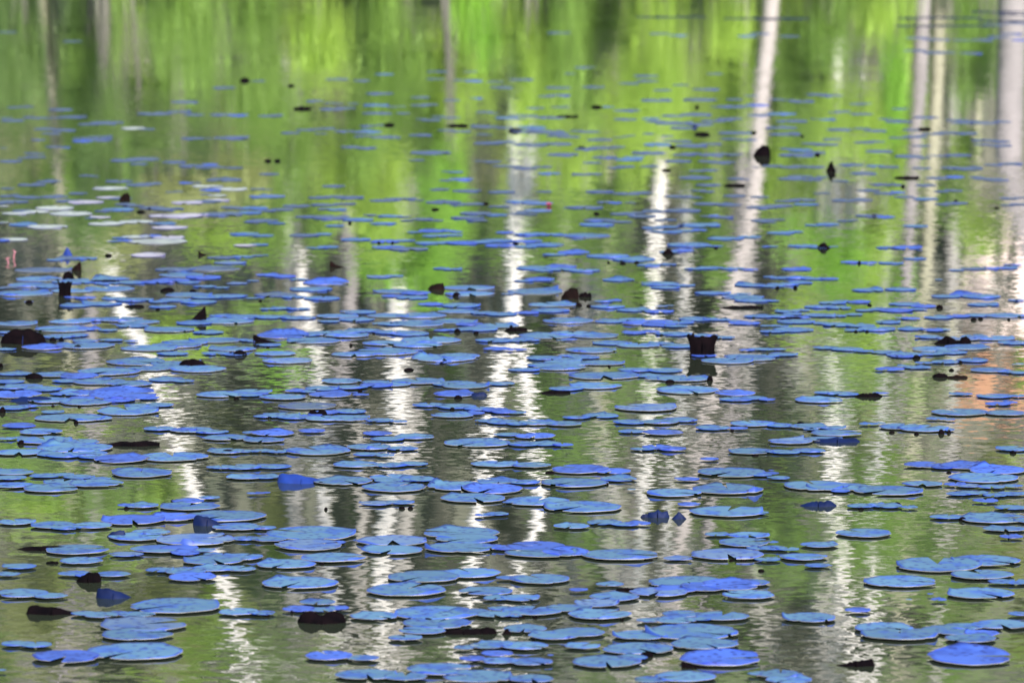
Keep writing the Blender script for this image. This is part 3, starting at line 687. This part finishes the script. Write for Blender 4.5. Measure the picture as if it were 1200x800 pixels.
 (0, 600, """360,183,300 300,178,130 915,135,370l 1150,130,130 740,180,250 840,178,180d 590,205,160l 870,198,140d 1000,205,90 1000,232,280 130,268,250 90,262,160 380,235,200 40,298,110 350,295,160 530,298,160
 720,283,210 870,285,200 1000,270,200 1120,272,170 900,313,220d 100,388,250 820,448,420 1120,475,200 475,490,170 640,488,180 670,535,400l 640,580,330 80,625,150 170,630,150 630,663,460 5,750,50"""),
 (300, 600, """30,80,130 260,108,430 60,132,180 250,162,310l 370,150,100d 640,140,330l 640,185,290 960,105,360 990,132,300 960,172,340 1170,175,130d 360,220,310 140,250,280 205,338,360 290,430,170 200,462,150d
 310,465,130 30,480,130 785,310,330 705,372,360 1180,315,110 1080,378,260 1130,410,130 555,495,220 840,480,400 1000,478,200 1150,460,130 1170,492,80 850,528,320 780,562,220 700,597,160 340,683,220d
 1080,635,160 1180,620,80 1130,672,150d 1140,705,180 520,770,290 700,780,200 860,745,300 1040,780,330"""),
 (600, 600, """140,195,350 110,170,270d 510,207,360 780,223,140l 1010,205,340l 1100,120,190 1090,150,240 1160,175,120 130,320,280 460,345,130 310,372,90d 690,382,270l 820,335,360 900,360,230d 1110,338,200
 1110,395,240 40,410,180 480,405,230 395,435,210l 90,470,280 410,487,300 650,515,130 770,515,180 985,495,250 845,570,440 900,625,320 60,555,200 200,585,240 310,572,250 330,635,170 590,648,330 690,640,130
 440,710,320 560,690,150 60,635,230 90,710,210 980,700,380dr 810,780,290 650,795,160 1160,765,110 90,790,210 180,680,30d"""),
 (900, 600, """440,110,280 20,148,60 20,175,130 240,160,180 165,217,225 235,257,130 795,255,400 1000,300,300 1090,333,120 1160,335,140 620,332,340 995,388,320 420,468,120d 195,503,250 540,550,280 620,580,360
 860,565,260d 950,600,240 1090,535,270 1180,485,110 800,418,75d 760,392,30d 660,418,30 950,690,390dr 60,770,200 100,795,220 1140,122,110d"""),
]

PADS = []
for ox, oy, s in TILES:
    for tkn in s.split():
        a, b_, c = tkn.split(',')
        w = ''.join(q for q in c if q.isdigit())
        k = c[len(w):]
        PADS.append([ox + float(a) / 4, oy + float(b_) / 4, float(w) / 4, k.replace('r', '') or 'b', 'r' in k])
# far dark rafts at the top of the picture
for x0, x1, y, nn in ((748, 824, 20.5, 4), (852, 945, 22.5, 5), (1055, 1150, 21.5, 4), (1052, 1165, 31, 5), (1142, 1200, 14.5, 3), (1150, 1206, 25, 3), (1170, 1205, 18, 2)):
    for i in range(nn):
        PADS.append([x0 + (x1 - x0) * (i + .5) / nn, y + rnd.uniform(-.5, .5), 27, 'n', False])
M['n'] = M['kb']
for q in list(PADS):          # half-hidden neighbours that fill the rafts
    if 105 < q[1] < 780 and rnd.random() < (.5 if q[1] < 560 else .3):
        sgn = rnd.choice((-1, 1))
        PADS.append([q[0] + sgn * q[2] * rnd.uniform(.45, .8), q[1] + rnd.choice((-1, 1)) * rnd.uniform(.03, .055) * q[2] + 0.0, q[2] * rnd.uniform(.55, .9), rnd.choice('bbbd' if q[1] > 250 else 'gggd'), False])
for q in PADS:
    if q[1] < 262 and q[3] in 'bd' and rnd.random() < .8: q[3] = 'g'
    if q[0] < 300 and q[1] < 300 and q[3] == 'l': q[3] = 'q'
PADS.sort(key=lambda p: p[1])
keep = []
for p in PADS:
    if all(abs(p[0] - q[0]) > 0.22 * p[2] or abs(p[1] - q[1]) > 1.6 + 0.004 * p[1] or abs(p[2] - q[2]) > .5 * p[2] for q in keep[-60:]):
        keep.append(p)
PADS = keep

def pad_shape(seed, seg=44, rings=5, raised=False):
    """round floating leaf of radius 1 with one notch, a wavy, locally curled rim and a skirt down to the water"""
    r_ = random.Random(seed)
    notch = r_.uniform(0.06, 0.20)            # half angle of the open notch
    depth = r_.uniform(0.55, 0.85)
    ph = [r_.uniform(0, 6.28) for _ in range(6)]
    curls = [(r_.uniform(0, 6.28), r_.uniform(.12, .45), r_.uniform(.02, .085)) for _ in range(r_.choice((1, 2, 3, 3)))]
    bites = [(r_.uniform(0, 6.28), r_.uniform(.03, .09), r_.uniform(.05, .2)) for _ in range(r_.choice((1, 2, 3, 4)))]
    v, f, at = [], [], []
    def z_at(an, rr):
        z = 0.006 * math.sin(2 * an + ph[0]) * rr ** 2 + 0.004 * math.sin(5 * an + ph[1]) * rr ** 3
        for c0, cw, ch in curls:
            d = (an - c0 + math.pi) % (2 * math.pi) - math.pi
            z += ch * math.exp(-(d / cw) ** 2) * max(0, (rr - .72) / .28) ** 2
        z += 0.004 * (abs(math.sin(an * 4.5 + ph[2])) - .5) * rr
        return z
    cx = -depth * 0.0
    for i in range(seg + 1):
        t = i / seg
        an = notch + (2 * math.pi - 2 * notch) * t
        R1 = 1 + .028 * math.sin(3 * an + ph[3]) + .018 * math.sin(7 * an + ph[4]) + .010 * math.sin(17 * an + ph[5]) + .02 * mnoise.noise(Vector((3 * math.cos(an), 3 * math.sin(an), seed * 1.7)))
        for c0, cw, cd in bites:
            d = (an - c0 + math.pi) % (2 * math.pi) - math.pi
            R1 -= cd * max(0, 1 - abs(d) / cw)
        lobe = min(t, 1 - t) * seg / 3.0
        if lobe < 1:
            R1 *= 1 - .06 * (1 - lobe) ** 2
        for j in range(rings + 1):
            q = (j / rings) ** 0.75
            # rays run from the petiole point to the rim; the notch closes toward it
            rr = 0.04 + q * (R1 - .04)
            aa = an
            v.append((rr * math.cos(aa), rr * math.sin(aa), z_at(an, rr) + .004))
            at.append((q, t, 0))
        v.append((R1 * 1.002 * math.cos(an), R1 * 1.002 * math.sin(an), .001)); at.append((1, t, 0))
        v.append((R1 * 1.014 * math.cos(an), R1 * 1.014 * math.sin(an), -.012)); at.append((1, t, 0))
    n = rings + 3
    for i in range(seg):
        for j in range(rings + 1):
            a = i * n + j
            f.append((a, a + 1, a + n + 1, a + n))
    for i in range(seg):                      # tan ring painted for the bright meniscus line, dips into the water
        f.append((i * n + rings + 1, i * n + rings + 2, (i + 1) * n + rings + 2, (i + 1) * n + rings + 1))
    v.append((0, 0, .004)); at.append((0, 0, 0))
    c = len(v) - 1
    for i in range(seg):
        f.append((c, i * n, (i + 1) * n))
    if raised:   # one side of the leaf stands up and folds over
        v = [(x, y, z + .12 * max(0, y - .25) ** 1.3 if z > -.01 else z) for x, y, z in v]
    return v, f, at

def pad_mesh(name, seed, mat, seg=44, rings=5, raised=False):
    v, f, at = pad_shape(seed, seg, rings, raised)
    me = mesh(name, v, f, mat)
    a = me.attributes.new('leaf', 'FLOAT_VECTOR', 'POINT')
    a.data.foreach_set('vector', np.array(at, dtype=np.float32).ravel())
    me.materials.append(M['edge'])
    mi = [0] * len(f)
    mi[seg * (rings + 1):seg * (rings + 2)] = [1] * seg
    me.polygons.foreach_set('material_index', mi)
    return me

# ------------------------------------------------------------------ landmarks: the dark upturned leaves
# x, y of waterline, width, height above water (photo pixels), profile, material, short name, look
def prof(pts):
    return lambda u: float(np.interp(u, [p[0] for p in pts], [p[1] for p in pts]))
def ell(u): return math.sqrt(max(0, 1 - u * u))
PR = {
 'disc': ell,
 'pointr': prof([(-1, .1), (-.93, .75), (-.8, 1), (-.55, .95), (-.45, .78), (-.1, .85), (.3, .62), (.7, .28), (1, .03)]),
 'pointl': prof([(-1, .03), (-.8, .35), (-.5, .7), (-.2, .8), (.1, .85), (.5, 1), (.85, .9), (1, .35)]),
 'boat': prof([(-1, .03), (-.7, .5), (-.4, .85), (-.1, .8), (-.02, .68), (.05, .85), (.5, .95), (.85, .7), (1, .5)]),
 'heart': prof([(-1, .15), (-.6, .6), (-.1, .92), (.5, 1), (.85, .8), (1, .45)]),
 'two': prof([(-1, .12), (-.9, .6), (-.7, .92), (-.45, 1), (-.2, .85), (-.04, .66), (.04, .68), (.25, .92), (.55, 1.02), (.8, .85), (.95, .5), (1, .1)]),
 'tri': prof([(-1, .05), (-.3, .45), (.3, .75), (.85, 1), (1, .3)]),
 'tril': prof([(-1, .95), (-.85, 1), (-.3, .5), (.3, .25), (1, .03)]),
 'square': prof([(-1, .95), (-.8, 1), (-.75, .88), (-.3, .86), (.3, .87), (.8, .92), (1, .9)]),
 'ragged': prof([(-1, .03), (-.5, .3), (-.3, .55), (-.2, .42), (.0, .75), (.1, .55), (.3, .8), (.5, .7), (.7, .85), (.85, 1), (.95, .6), (1, .1)]),
 'notch': prof([(-1, .03), (-.6, .6), (-.3, .85), (-.2, .7), (-.1, .95), (0, .72), (.12, 1), (.3, .75), (.45, 1), (.7, .9), (1, .2)]),
 'hood': prof([(-1, .3), (-.95, .8), (-.8, 1), (-.4, 1), (0, .85), (.4, .6), (.8, .25), (1, .03)]),
 'flat': prof([(-1, .1), (-.85, .6), (-.3, .8), (0, 1), (.3, .75), (.85, .8), (1, .1)]),
 'peak': prof([(-1, .05), (-.6, .5), (-.15, 1), (.2, .95), (.6, .45), (1, .05)]),
}
BIG = [
 (27, 402, 54, 17, 'disc', 'k', 'big black round leaf', 'big black round leaf standing half out of the water at the left edge'),
 (225, 429.5, 32, 9, 'disc', 'k', 'black half-disc leaf', 'black half-disc leaf standing on edge among blue pads'),
 (61, 719, 61, 10, 'pointr', 'k', 'long black leaf pointing right', 'long black leaf at lower left pointing right, mirrored in khaki water'),
 (104, 682, 29, 12, 'heart', 'k', 'black heart-shaped leaf', 'black heart-shaped leaf tipped up behind a dark blue cone leaf'),
 (48, 644, 56, 5, 'boat', 'k', 'low black leaf at the left', 'low long black leaf at the left touching a blue pad'),
 (154, 522, 66, 5.5, 'boat', 'k', 'black boat-shaped leaf', 'black boat-shaped leaf with a ragged middle, alone on open water'),
 (377, 729, 57, 13, 'two', 'k', 'black double-lobed leaf', 'big black double-lobed leaf standing in pale rippled water'),
 (543, 742, 64, 6, 'boat', 'k', 'black leaf chain', 'long black ragged leaf, first of a chain of three at bottom centre'),
 (771, 606, 27, 8.5, 'flat', 'kb', 'dark bow-tie leaf', 'dark leaf like the left half of a bow tie, in rippled water'),
 (959, 593, 43, 6.5, 'notch', 'kb', 'toothed dark blue leaf', 'dark blue leaf with a toothed top in rippled grey water'),
 (1003, 780, 45, 9, 'ragged', 'k', 'ragged black leaf', 'ragged black leaf with torn right end near the bottom right'),
 (1111, 403, 33, 9, 'peak', 'k', 'black humped leaf', 'black humped leaf lying on a blue pad at the right'),
 (1102, 442, 19, 5, 'disc', 'k', 'low black leaf', 'low black leaf over the orange-brown reflection'),
 (823, 417, 29, 26, 'square', 'k', 'black square-topped leaf', 'tall black square-topped leaf rising between blue pads'),
 (668, 350, 21, 13, 'heart', 'kr', 'knobbly brown-black leaf', 'knobbly brown-black curled leaf at the end of a blue pad'),
 (604, 388, 28, 5, 'boat', 'k', 'mid-picture black leaf', 'small black pointed leaf in the middle of the picture'),
 (233, 376, 18, 17, 'tri', 'k', 'dark triangular leaf', 'dark triangular leaf standing up with its peak to the right'),
 (353, 565, 56, 10, 'hood', 'db', 'shiny blue folded leaf', 'shiny blue folded leaf with round left end and pointed right end'),
 (243, 615, 34, 11, 'hood', 'kb', 'dark blue hooded leaf', 'dark blue hooded leaf lying on a blue pad'),
 (133, 700, 41, 11, 'hood', 'kb', 'dark blue cone leaf', 'dark blue cone-shaped leaf pointing right below the black heart-shaped leaf'),
 (136, 629, 22, 8, 'pointl', 'kb', 'small navy leaf', 'small navy folded leaf between blue pads at the left'),
 (893, 183, 20, 13, 'heart', 'k', 'black leaf by white trunk', 'black curled leaf far off where the bright white trunk is mirrored'),
 (974, 201, 12, 12, 'peak', 'k', 'far upright leaf', 'far small black upright leaf right of the white trunk'),
 (965, 291, 17, 7, 'peak', 'k', 'peaked leaf on green', 'black peaked leaf on bright green water'),
 (650, 461, 37, 3.6, 'boat', 'k', 'low black sliver', 'low black leaf right of the forked white reflection'),
 (981, 518, 54, 5.5, 'flat', 'kb', 'low navy leaf', 'long low navy leaf beside a blue pad at right'),
 (1017, 465, 34, 5, 'notch', 'k', 'jagged black leaf', 'jagged black leaf at the end of a blue pad'),
 (76, 347, 14, 19, 'square', 'k', 'black upright stub', 'black upright stub in front of blue pads at upper left'),
 (511, 339, 20, 7.5, 'pointl', 'kr', 'brown-black leaf on green', 'brown-black folded leaf where vivid green is mirrored'),
 (783, 298, 16, 7, 'peak', 'k', 'leaf by straight birch', 'small black pointed leaf next to the straight birch reflection'),
 (146, 235, 13, 9, 'heart', 'kr', 'far brown stub', 'far dark brown stub among pale pads at the left'),
 (395, 313, 17, 7, 'tril', 'kr', 'small brown leaf', 'small brown curled leaf left of the vivid green reflection'),
 (310, 401, 27, 9, 'tril', 'k', 'black wedge leaf', 'black wedge-shaped leaf rising at the end of a blue pad'),
 (89, 317, 13, 11, 'tri', 'kr', 'thin curled brown leaf', 'thin curled brown leaf on a pale blue pad at upper left'),
 (79, 300, 12, 10, 'peak', 'db', 'blue upright leaf', 'bright blue upright leaf at upper left'),
 (238, 299, 12, 5, 'tril', 'kr', 'small tan-brown leaf', 'small tan-brown curled leaf at upper left'),
 (80, 327, 14, 9, 'disc', 'k', 'black rounded hump', 'black rounded hump just behind the black upright stub'),
 (868, 361, 50, 3.2, 'boat', 'k', 'black slit leaf', 'long thin black curled edge across blue pads'),
 (35, 470, 50, 6, 'boat', 'kb', 'long rolled navy leaf', 'long rolled navy leaf edge at the left'),
 (120, 331, 40, 3.5, 'boat', 'k', 'thin black edge', 'thin black curled edge under a raised blue leaf at upper left'),
 (157, 360, 24, 3, 'boat', 'k', 'short black edge', 'short black curled edge on a blue pad at left'),
 (815, 782, 33, 7, 'tril', 'k', 'black fold at the bottom', 'black fold at the left end of a deep blue leaf, bottom right of centre'),
 (735, 692, 27, 4, 'flat', 'k', 'small black fold', 'small black fold where two blue pads meet'),
 (758, 769, 16, 6, 'disc', 'k', 'black bump near the bottom', 'black bump on a blue pad near the bottom'),
 (927, 374, 27, 3, 'boat', 'k', 'thin black curl', 'thin black curl on a raft of blue pads at right'),
 (571, 742, 23, 7.5, 'disc', 'k', 'second black curled leaf', 'round black curled leaf, the middle one of the chain at bottom centre'),
 (594, 743, 12, 7, 'peak', 'k', 'last black curled leaf', 'small black curled leaf at the right end of the chain'),
 (796, 608, 17, 8, 'peak', 'kb', 'dark bow-tie right half', 'dark leaf like the right half of a bow tie'),
 (755, 606, 9, 4.5, 'pointl', 'kb', 'dark tip', 'tiny dark tip left of the bow-tie leaf'),
 (1131, 404, 15, 10, 'disc', 'k', 'black knob', 'black knob at the right end of the black humped leaf'),
 (1122, 443, 25, 3.5, 'flat', 'kr', 'low brown leaf', 'low brownish leaf right of the low black leaf over orange water'),
 (686, 348, 15, 6, 'flat', 'k', 'black point', 'black pointed flap right of the knobbly brown-black leaf'),
 (372, 487, 23, 7, 'two', 'k', 'black double curl', 'black double curl on a raft of blue pads left of centre'),
 (810, 397, 8, 8, 'tri', 'k', 'thin black spike', 'thin black spike on the left corner of the square-topped leaf'),
 (560, 464, 22, 5, 'notch', 'kb', 'navy ragged curl', 'navy ragged curl on a blue pad near the middle'),
]
def leaf_blade(w, h, pf, flare=0.0, fold=0.35, nu=26, nv=6, th=0.0018, seed=0):
    r_ = random.Random(seed)
    ph = r_.uniform(0, 6)
    base = -0.35 * h
    P = []
    for i in range(nu + 1):
        u = -1 + 2 * i / nu
        top = pf(u) * h * (1 + .05 * math.sin(9 * u + ph))
        for j in range(nv + 1):
            t = j / nv
            z = base * pf(u) * 0.6 * (1 - t) + top * t
            x = u * w / 2 * (1 + flare * (t - .45) ** 2 * (1 if t > .45 else .6))
            y = -fold * w * .5 * (1 - u * u) * (1 - .5 * t) + .10 * w * t * t + .012 * w * math.sin(7 * u + ph)
            P.append((x, y, z))
    n = nv + 1
    m_ = len(P)
    P2 = [(x, y + th, z) for x, y, z in P]
    F = []
    for i in range(nu):
        for j in range(nv):
            a = i * n + j
            F.append((a, a + n, a + n + 1, a + 1))
            F.append((m_ + a, m_ + a + 1, m_ + a + n + 1, m_ + a + n))
        a = i * n + nv
        F.append((a, a + n, m_ + a + n, m_ + a))
    for i in (0, nu):
        for j in range(nv):
            a = i * n + j
            F.append((a, a + 1, m_ + a + 1, m_ + a))
    return P + P2, F
LAND = []
for i, (x, y, w, h, pf, mt, short, look) in enumerate(BIG):
    p, t = on_water(x, y)
    s = t / FPX
    W, H = w * s, h * s / math.cos(math.atan2(CAM_H, p.y))
    v, f = leaf_blade(W, H, PR[pf], flare=1.0 if pf == 'square' else 0.0, fold=.5 if pf in ('hood', 'disc', 'two') else .3, seed=i)
    if w >= 27:
        root = base_empty('upturned_leaf', p)
        tag(root, look, 'lily leaf', 'upturned dark leaves')
        link('blade', mesh('blade', v, f, M[mt]), root)
        # the thick midrib runs up the front of the blade
        ux = 0.0
        c = [(0.01 * W, -.5 * W * (.5 if pf in ('hood', 'disc', 'two') else .3) - .001, -.1 * H),
             (0.012 * W, -.5 * W * .3 * .8 - .002, H * PR[pf](0) * .5), (0, .10 * W * .7, H * PR[pf](0) * .97)]
        c = [(a, b - .0015, z) for a, b, z in c]
        vv, ff = tube(c, [.0022, .0018, .0008], 6)
        link('midrib', mesh('midrib', vv, ff, M['kb' if i == 0 else mt]), root)
    else:
        o = link('upturned_leaf', mesh('upturned_leaf', v, f, M[mt]), loc=p)
        tag(o, look, 'lily leaf', 'upturned dark leaves')
    if w >= 27 or h >= 7 and len(LAND) < 44:
        LAND.append((x, y, short))

# crimson flower, pink shoot
p, t = on_water(643, 241.5)
s = t / FPX
fl = base_empty('water_lily_flower', p)
tag(fl, 'single crimson water lily flower far out in the middle', 'flower')
for k in range(11):
    an = k * 2.4; r1 = (3.0 if k < 6 else 1.7) * s; hh = (3.2 if k < 6 else 4.6) * s
    c_, s_ = math.cos(an), math.sin(an)
    px_, py_ = -s_ * 1.3 * s, c_ * 1.3 * s
    v = [(0, 0, 0), (c_ * r1 + px_, s_ * r1 + py_, hh * .45), (c_ * r1 * 1.5, s_ * r1 * 1.5, hh), (c_ * r1 - px_, s_ * r1 - py_, hh * .45), (c_ * r1 * .75, s_ * r1 * .75, hh * .35)]
    link('petal', mesh('petal', v, [(0, 1, 4), (1, 2, 4), (2, 3, 4), (3, 0, 4)], M['red']), fl)
LAND.append((643, 240, 'crimson flower'))
for (x, y, hh, bend) in ((16, 303, 10, 2), (10, 308, 6, -3)):
    p, t = on_water(x, y)
    s = t / FPX
    v, f = tube([(0, 0, -.02), (bend * .2 * s, 0, hh * .45 * s), (bend * s, 0, hh * .8 * s), (-bend * .6 * s, 0, hh * s)], [1.1 * s, 1.0 * s, 1.2 * s, .4 * s], 7)
    o = link('plant_shoot', mesh('plant_shoot', v, f, M['pink']), loc=p)
    tag(o, ('taller' if hh > 8 else 'shorter') + ' pink curled shoot standing in the water at the far left', 'shoot')

def where(x, y, used):
    """name a spot by the nearest landmark, the side of it, and how many others lie between"""
    best = sorted(LAND, key=lambda q: math.hypot(q[0] - x, (q[1] - y) * 3))[0]
    dx, dy = x - best[0], (y - best[1]) * 2.2
    a = math.degrees(math.atan2(dy, dx)) % 360
    side = ['right of', 'to the lower right of', 'below', 'to the lower left of', 'left of', 'to the upper left of', 'above', 'to the upper right of'][int((a + 22.5) // 45) % 8]
    return best, side
ORD = ['', 'second ', 'third ', 'fourth ', 'fifth ', 'sixth ', 'seventh ', 'eighth ', 'ninth ', 'tenth ', 'eleventh ', 'twelfth ', 'thirteenth ', 'fourteenth ']
def give_labels(items):
    """items: (object, x, y, look, noun); labels differ by look, landmark, side and order outward"""
    buckets = {}
    for it in items:
        b_, side = where(it[1], it[2], None)
        buckets.setdefault((b_[2], side, it[3]), []).append((math.hypot(it[1] - b_[0], (it[2] - b_[1]) * 2.2), it))
    for (lm, side, look), L in buckets.items():
        L.sort(key=lambda q: q[0])
        for k, (_, it) in enumerate(L):
            one = len(L) == 1
            lb = '%s, %s%s the %s' % (look, '' if one else ('nearest ' if k == 0 else ORD[min(k, 13)]), side, lm)
            if len(lb.split()) > 16:
                lb = lb.replace(' to the ', ' at ').replace(' left of ', ' left of ')
            if len(lb.split()) > 16:
                lb = lb.replace(', at ', ', ').replace('small ', '', 1)
            it[0]['label'] = lb

# ------------------------------------------------------------------ lay the pads out
NV = 14
FINE, COARSE = {}, {}
areas = sorted(range(len(PADS)), key=lambda i: -(PADS[i][2] ** 2 * (PADS[i][1] + 190)))
single = set(areas[:300])
zr = 0.0
sv, sf, sa, smat, off = [], [], [], [], 0
mats_order = ['b', 'g', 'd', 'p', 'l', 'n', 'q']
lab_items = []
LOOK = {'b': 'blue', 'g': 'grey-blue', 'd': 'deep-blue', 'p': 'whitish', 'l': 'lilac-blue', 'n': 'navy', 'q': 'silvery'}
from mathutils import Matrix
for i, (x, y, w, k, raised) in enumerate(PADS):
    p, t = on_water(x, y)
    rad = w / FPX * t / 2
    z = 0.0006 + 0.000004 * i
    rot = rnd.uniform(0, 2 * math.pi)
    tilt = R(rnd.gauss(1.6 if k == 'd' else 0.25, .35) + max(0, min(1.5, (330 - y) / 100)))
    th_ax = rnd.gauss(0, .3)
    sc = (rad, rad * rnd.uniform(.88, 1.04), rad * (1.0 if y > 300 else .6))
    if raised:
        rot = rnd.uniform(-.3, .3)
    Mx = Matrix.Translation((p.x, p.y, z + (rad * math.sin(abs(tilt)) * .8))) @ Matrix.Rotation(tilt, 4, Vector((math.cos(th_ax), math.sin(th_ax), 0))) @ Matrix.Diagonal((*sc, 1)) @ Matrix.Rotation(rot, 4, 'Z')
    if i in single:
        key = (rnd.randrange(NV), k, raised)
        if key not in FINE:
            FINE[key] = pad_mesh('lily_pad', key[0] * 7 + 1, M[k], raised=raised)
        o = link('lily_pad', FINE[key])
        o.matrix_world = Mx
        o['category'] = 'lily pad'
        o['group'] = 'lily pads floating on the pond'
        size = 'broad' if w > 78 else 'small' if w < 40 else ''
        lab_items.append((o, x, y, ('%s %s%s lily pad' % (size, 'raised ' if raised else '', LOOK[k])).strip()))
    else:
        key = rnd.randrange(NV)
        if key not in COARSE:
            v, f, at = pad_shape(key * 5 + 3, 26, 3)
            COARSE[key] = (np.array(v), [tuple(q) for q in f], at)
        v, f, at = COARSE[key]
        m4 = np.array(Mx)
        vv = v @ m4[:3, :3].T + m4[:3, 3]
        sv.append(vv); sa += at
        sf += [tuple(a + off for a in q) for q in f]
        smat += [mats_order.index(k)] * len(f)
        off += len(v)
give_labels(lab_items)
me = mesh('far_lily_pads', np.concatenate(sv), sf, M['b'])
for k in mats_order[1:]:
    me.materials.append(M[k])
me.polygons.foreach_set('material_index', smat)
a = me.attributes.new('leaf', 'FLOAT_VECTOR', 'POINT')
a.data.foreach_set('vector', np.array(sa, dtype=np.float32).ravel())
tag(link('far_lily_pads', me), 'rafts of small blue and grey lily pads covering the far half of the pond', 'lily pads', kind='stuff')

# ------------------------------------------------------------------ small dark buds and edge curls
NUBS = """127,300,10,5 196,341,17,7 226,342,11,5 185,363,6,4 62,399,10,7 72,399,8,7 91,408,9,7 1,430,5,8 281,416,16,10 40,443,22,10 34,355,11,6 410,262,6,5 444,285,5,4 460,285,5,4 305,353,5,3
459,380,6,4 536,389,8,7 558,391,9,6 429,391,5,4 438,391,4,3 599,386,5,9 380,389,6,4 461,408,8,4 473,409,7,4 477,344,5,3 518,426,8,4 479,434,16,5 314,407,4,3 411,405,5,5 535,347,10,8
604,286,7,5 699,251,7,4 799,265,6,4 713,308,5,3 730,309,8,4 746,308,6,4 685,279,5,3 678,358,11,5 690,359,8,4 839,291,6,4 669,390,10,4 832,446,7,10 785,448,15,6 765,438,8,4 714,430,4,4
659,428,6,3 788,402,4,3 885,361,4,5 893,361,4,5 850,373,4,3 1024,254,6,5 911,338,6,5 932,338,6,5 1007,309,5,6 1019,358,7,3 1101,361,8,7 1141,375,7,5 1149,374,6,5 1191,353,5,4 1033,379,6,3
1003,389,5,4 1016,389,5,4 1182,375,5,3 1074,420,9,7 1051,419,6,4 1115,434,8,4 1125,425,6,5 3,483,9,11 89,496,7,6 277,468,7,5 25,520,10,8 267,530,15,6 60,565,15,4 8,566,18,5 148,596,7,5 202,587,4,4
62,476,4,3 93,477,4,3 422,459,6,5 537,467,10,7 530,480,8,5 430,529,8,4 314,490,4,3 376,567,8,5 471,596,9,5 481,596,7,5 382,597,6,5 458,571,8,3 490,566,5,4 556,590,5,3 584,568,4,6
858,505,6,4 711,568,5,5 645,554,12,4 885,534,9,4 938,496,8,4 951,504,8,5 1045,507,7,4 1074,509,8,4 1103,508,8,9 1112,507,6,6 1187,531,8,6 928,573,6,4 936,574,5,3 1009,597,8,5 1051,591,9,5
1128,610,9,8 1112,554,6,3 23,700,9,4 61,660,15,4 377,661,8,4 313,722,6,6 342,718,5,6 575,638,7,5 481,726,11,6 502,728,17,7 611,724,10,3 627,724,7,4 892,669,11,4 645,685,8,4 760,656,10,4 729,727,6,4
700,655,5,3 857,657,7,3 871,657,8,3 800,732,5,4 625,750,5,3 1147,680,8,3 1182,631,3,5 970,730,7,4
165,249,11,5 175,245,5,4 287,95,12,7 354,128,21,5 314,189,10,5 325,189,10,5 535,148,27,4 665,137,27,3 699,126,15,5 604,154,17,7 510,246,11,4 817,126,7,5 814,150,9,6 823,158,18,6 788,173,10,5
781,200,12,4 860,218,27,4 883,156,8,4 1082,152,18,4 1063,209,30,4 1058,219,5,5 940,160,5,3 958,182,6,5 976,206,8,4 1168,244,8,3 1120,236,7,4 569,239,7,4 682,174,9,5 456,147,16,5 341,101,9,4"""
bud_meshes = []
for s_ in range(5):
    r_ = random.Random(40 + s_)
    v, f = [], []
    for j in range(6):
        a = math.pi / 2 * j / 6 - .25
        for q in range(10):
            b_ = 2 * math.pi * q / 10
            k_ = 1 + .14 * math.sin(2 * b_ + s_) + r_.uniform(-.05, .05)
            v.append((math.cos(a) * math.cos(b_) * k_, math.cos(a) * math.sin(b_) * k_, math.sin(a)))
    v.append((.06, .05, 1.04))
    for j in range(5):
        for q in range(10):
            f.append((j * 10 + q, j * 10 + (q + 1) % 10, (j + 1) * 10 + (q + 1) % 10, (j + 1) * 10 + q))
    for q in range(10):
        f.append((50 + q, 50 + (q + 1) % 10, 60))
    bud_meshes.append(mesh('lily_bud', v, f, M['k']))
lab = []
for n_, tk in enumerate(NUBS.split()):
    x, y, w, h = map(float, tk.split(','))
    p, t = on_water(x, y)
    s = t / FPX
    if w / h > 3.2:
        v, f = leaf_blade(w * s, h * s * .75, PR['flat' if n_ % 2 else 'boat'], nu=12, nv=3, seed=n_)
        o = link('leaf_curl', mesh('leaf_curl', v, f, M['k' if n_ % 3 else 'kr']), loc=p)
        o['category'] = 'leaf edge'; o['group'] = 'small dark curled leaf edges'
        lab.append((o, x, y, 'thin dark leaf curl'))
    else:
        o = link('lily_bud', bud_meshes[n_ % 5], loc=p)
        o.scale = (w * s / 2, w * s / 2 * .8, h * s * (.55 if y < 300 else .6))
        o.rotation_euler.z = rnd.uniform(0, 6)
        o['category'] = 'bud'; o['group'] = 'small black buds poking out between the pads'
        lab.append((o, x, y, ('round' if w < 1.5 * h else 'low') + ' black bud' + (' about pad-edge size' if False else '')))
give_labels(lab)

# ------------------------------------------------------------------ tell the trees and bushes apart: count each kind from the left
def ordinal(n):
    a = ['first', 'second', 'third', 'fourth', 'fifth', 'sixth', 'seventh', 'eighth', 'ninth', 'tenth', 'eleventh', 'twelfth', 'thirteenth', 'fourteenth', 'fifteenth', 'sixteenth', 'seventeenth', 'eighteenth', 'nineteenth']
    if n < 20: return a[n - 1]
    t = ['twent', 'thirt', 'fort', 'fift'][n // 10 - 2]
    return t + 'ieth' if n % 10 == 0 else t + 'y-' + a[n % 10 - 1]
by = {}
for o in col.objects:
    if o.parent is None and 'label' in o and o.get('category') in ('tree', 'shrub'):
        by.setdefault(o['label'], []).append(o)
for lb, L in by.items():
    if len(L) > 1:
        L.sort(key=lambda o: o.location.x / o.location.y)
        for k, o in enumerate(L):
            o['label'] = lb + ', %s from the left' % ordinal(k + 1)
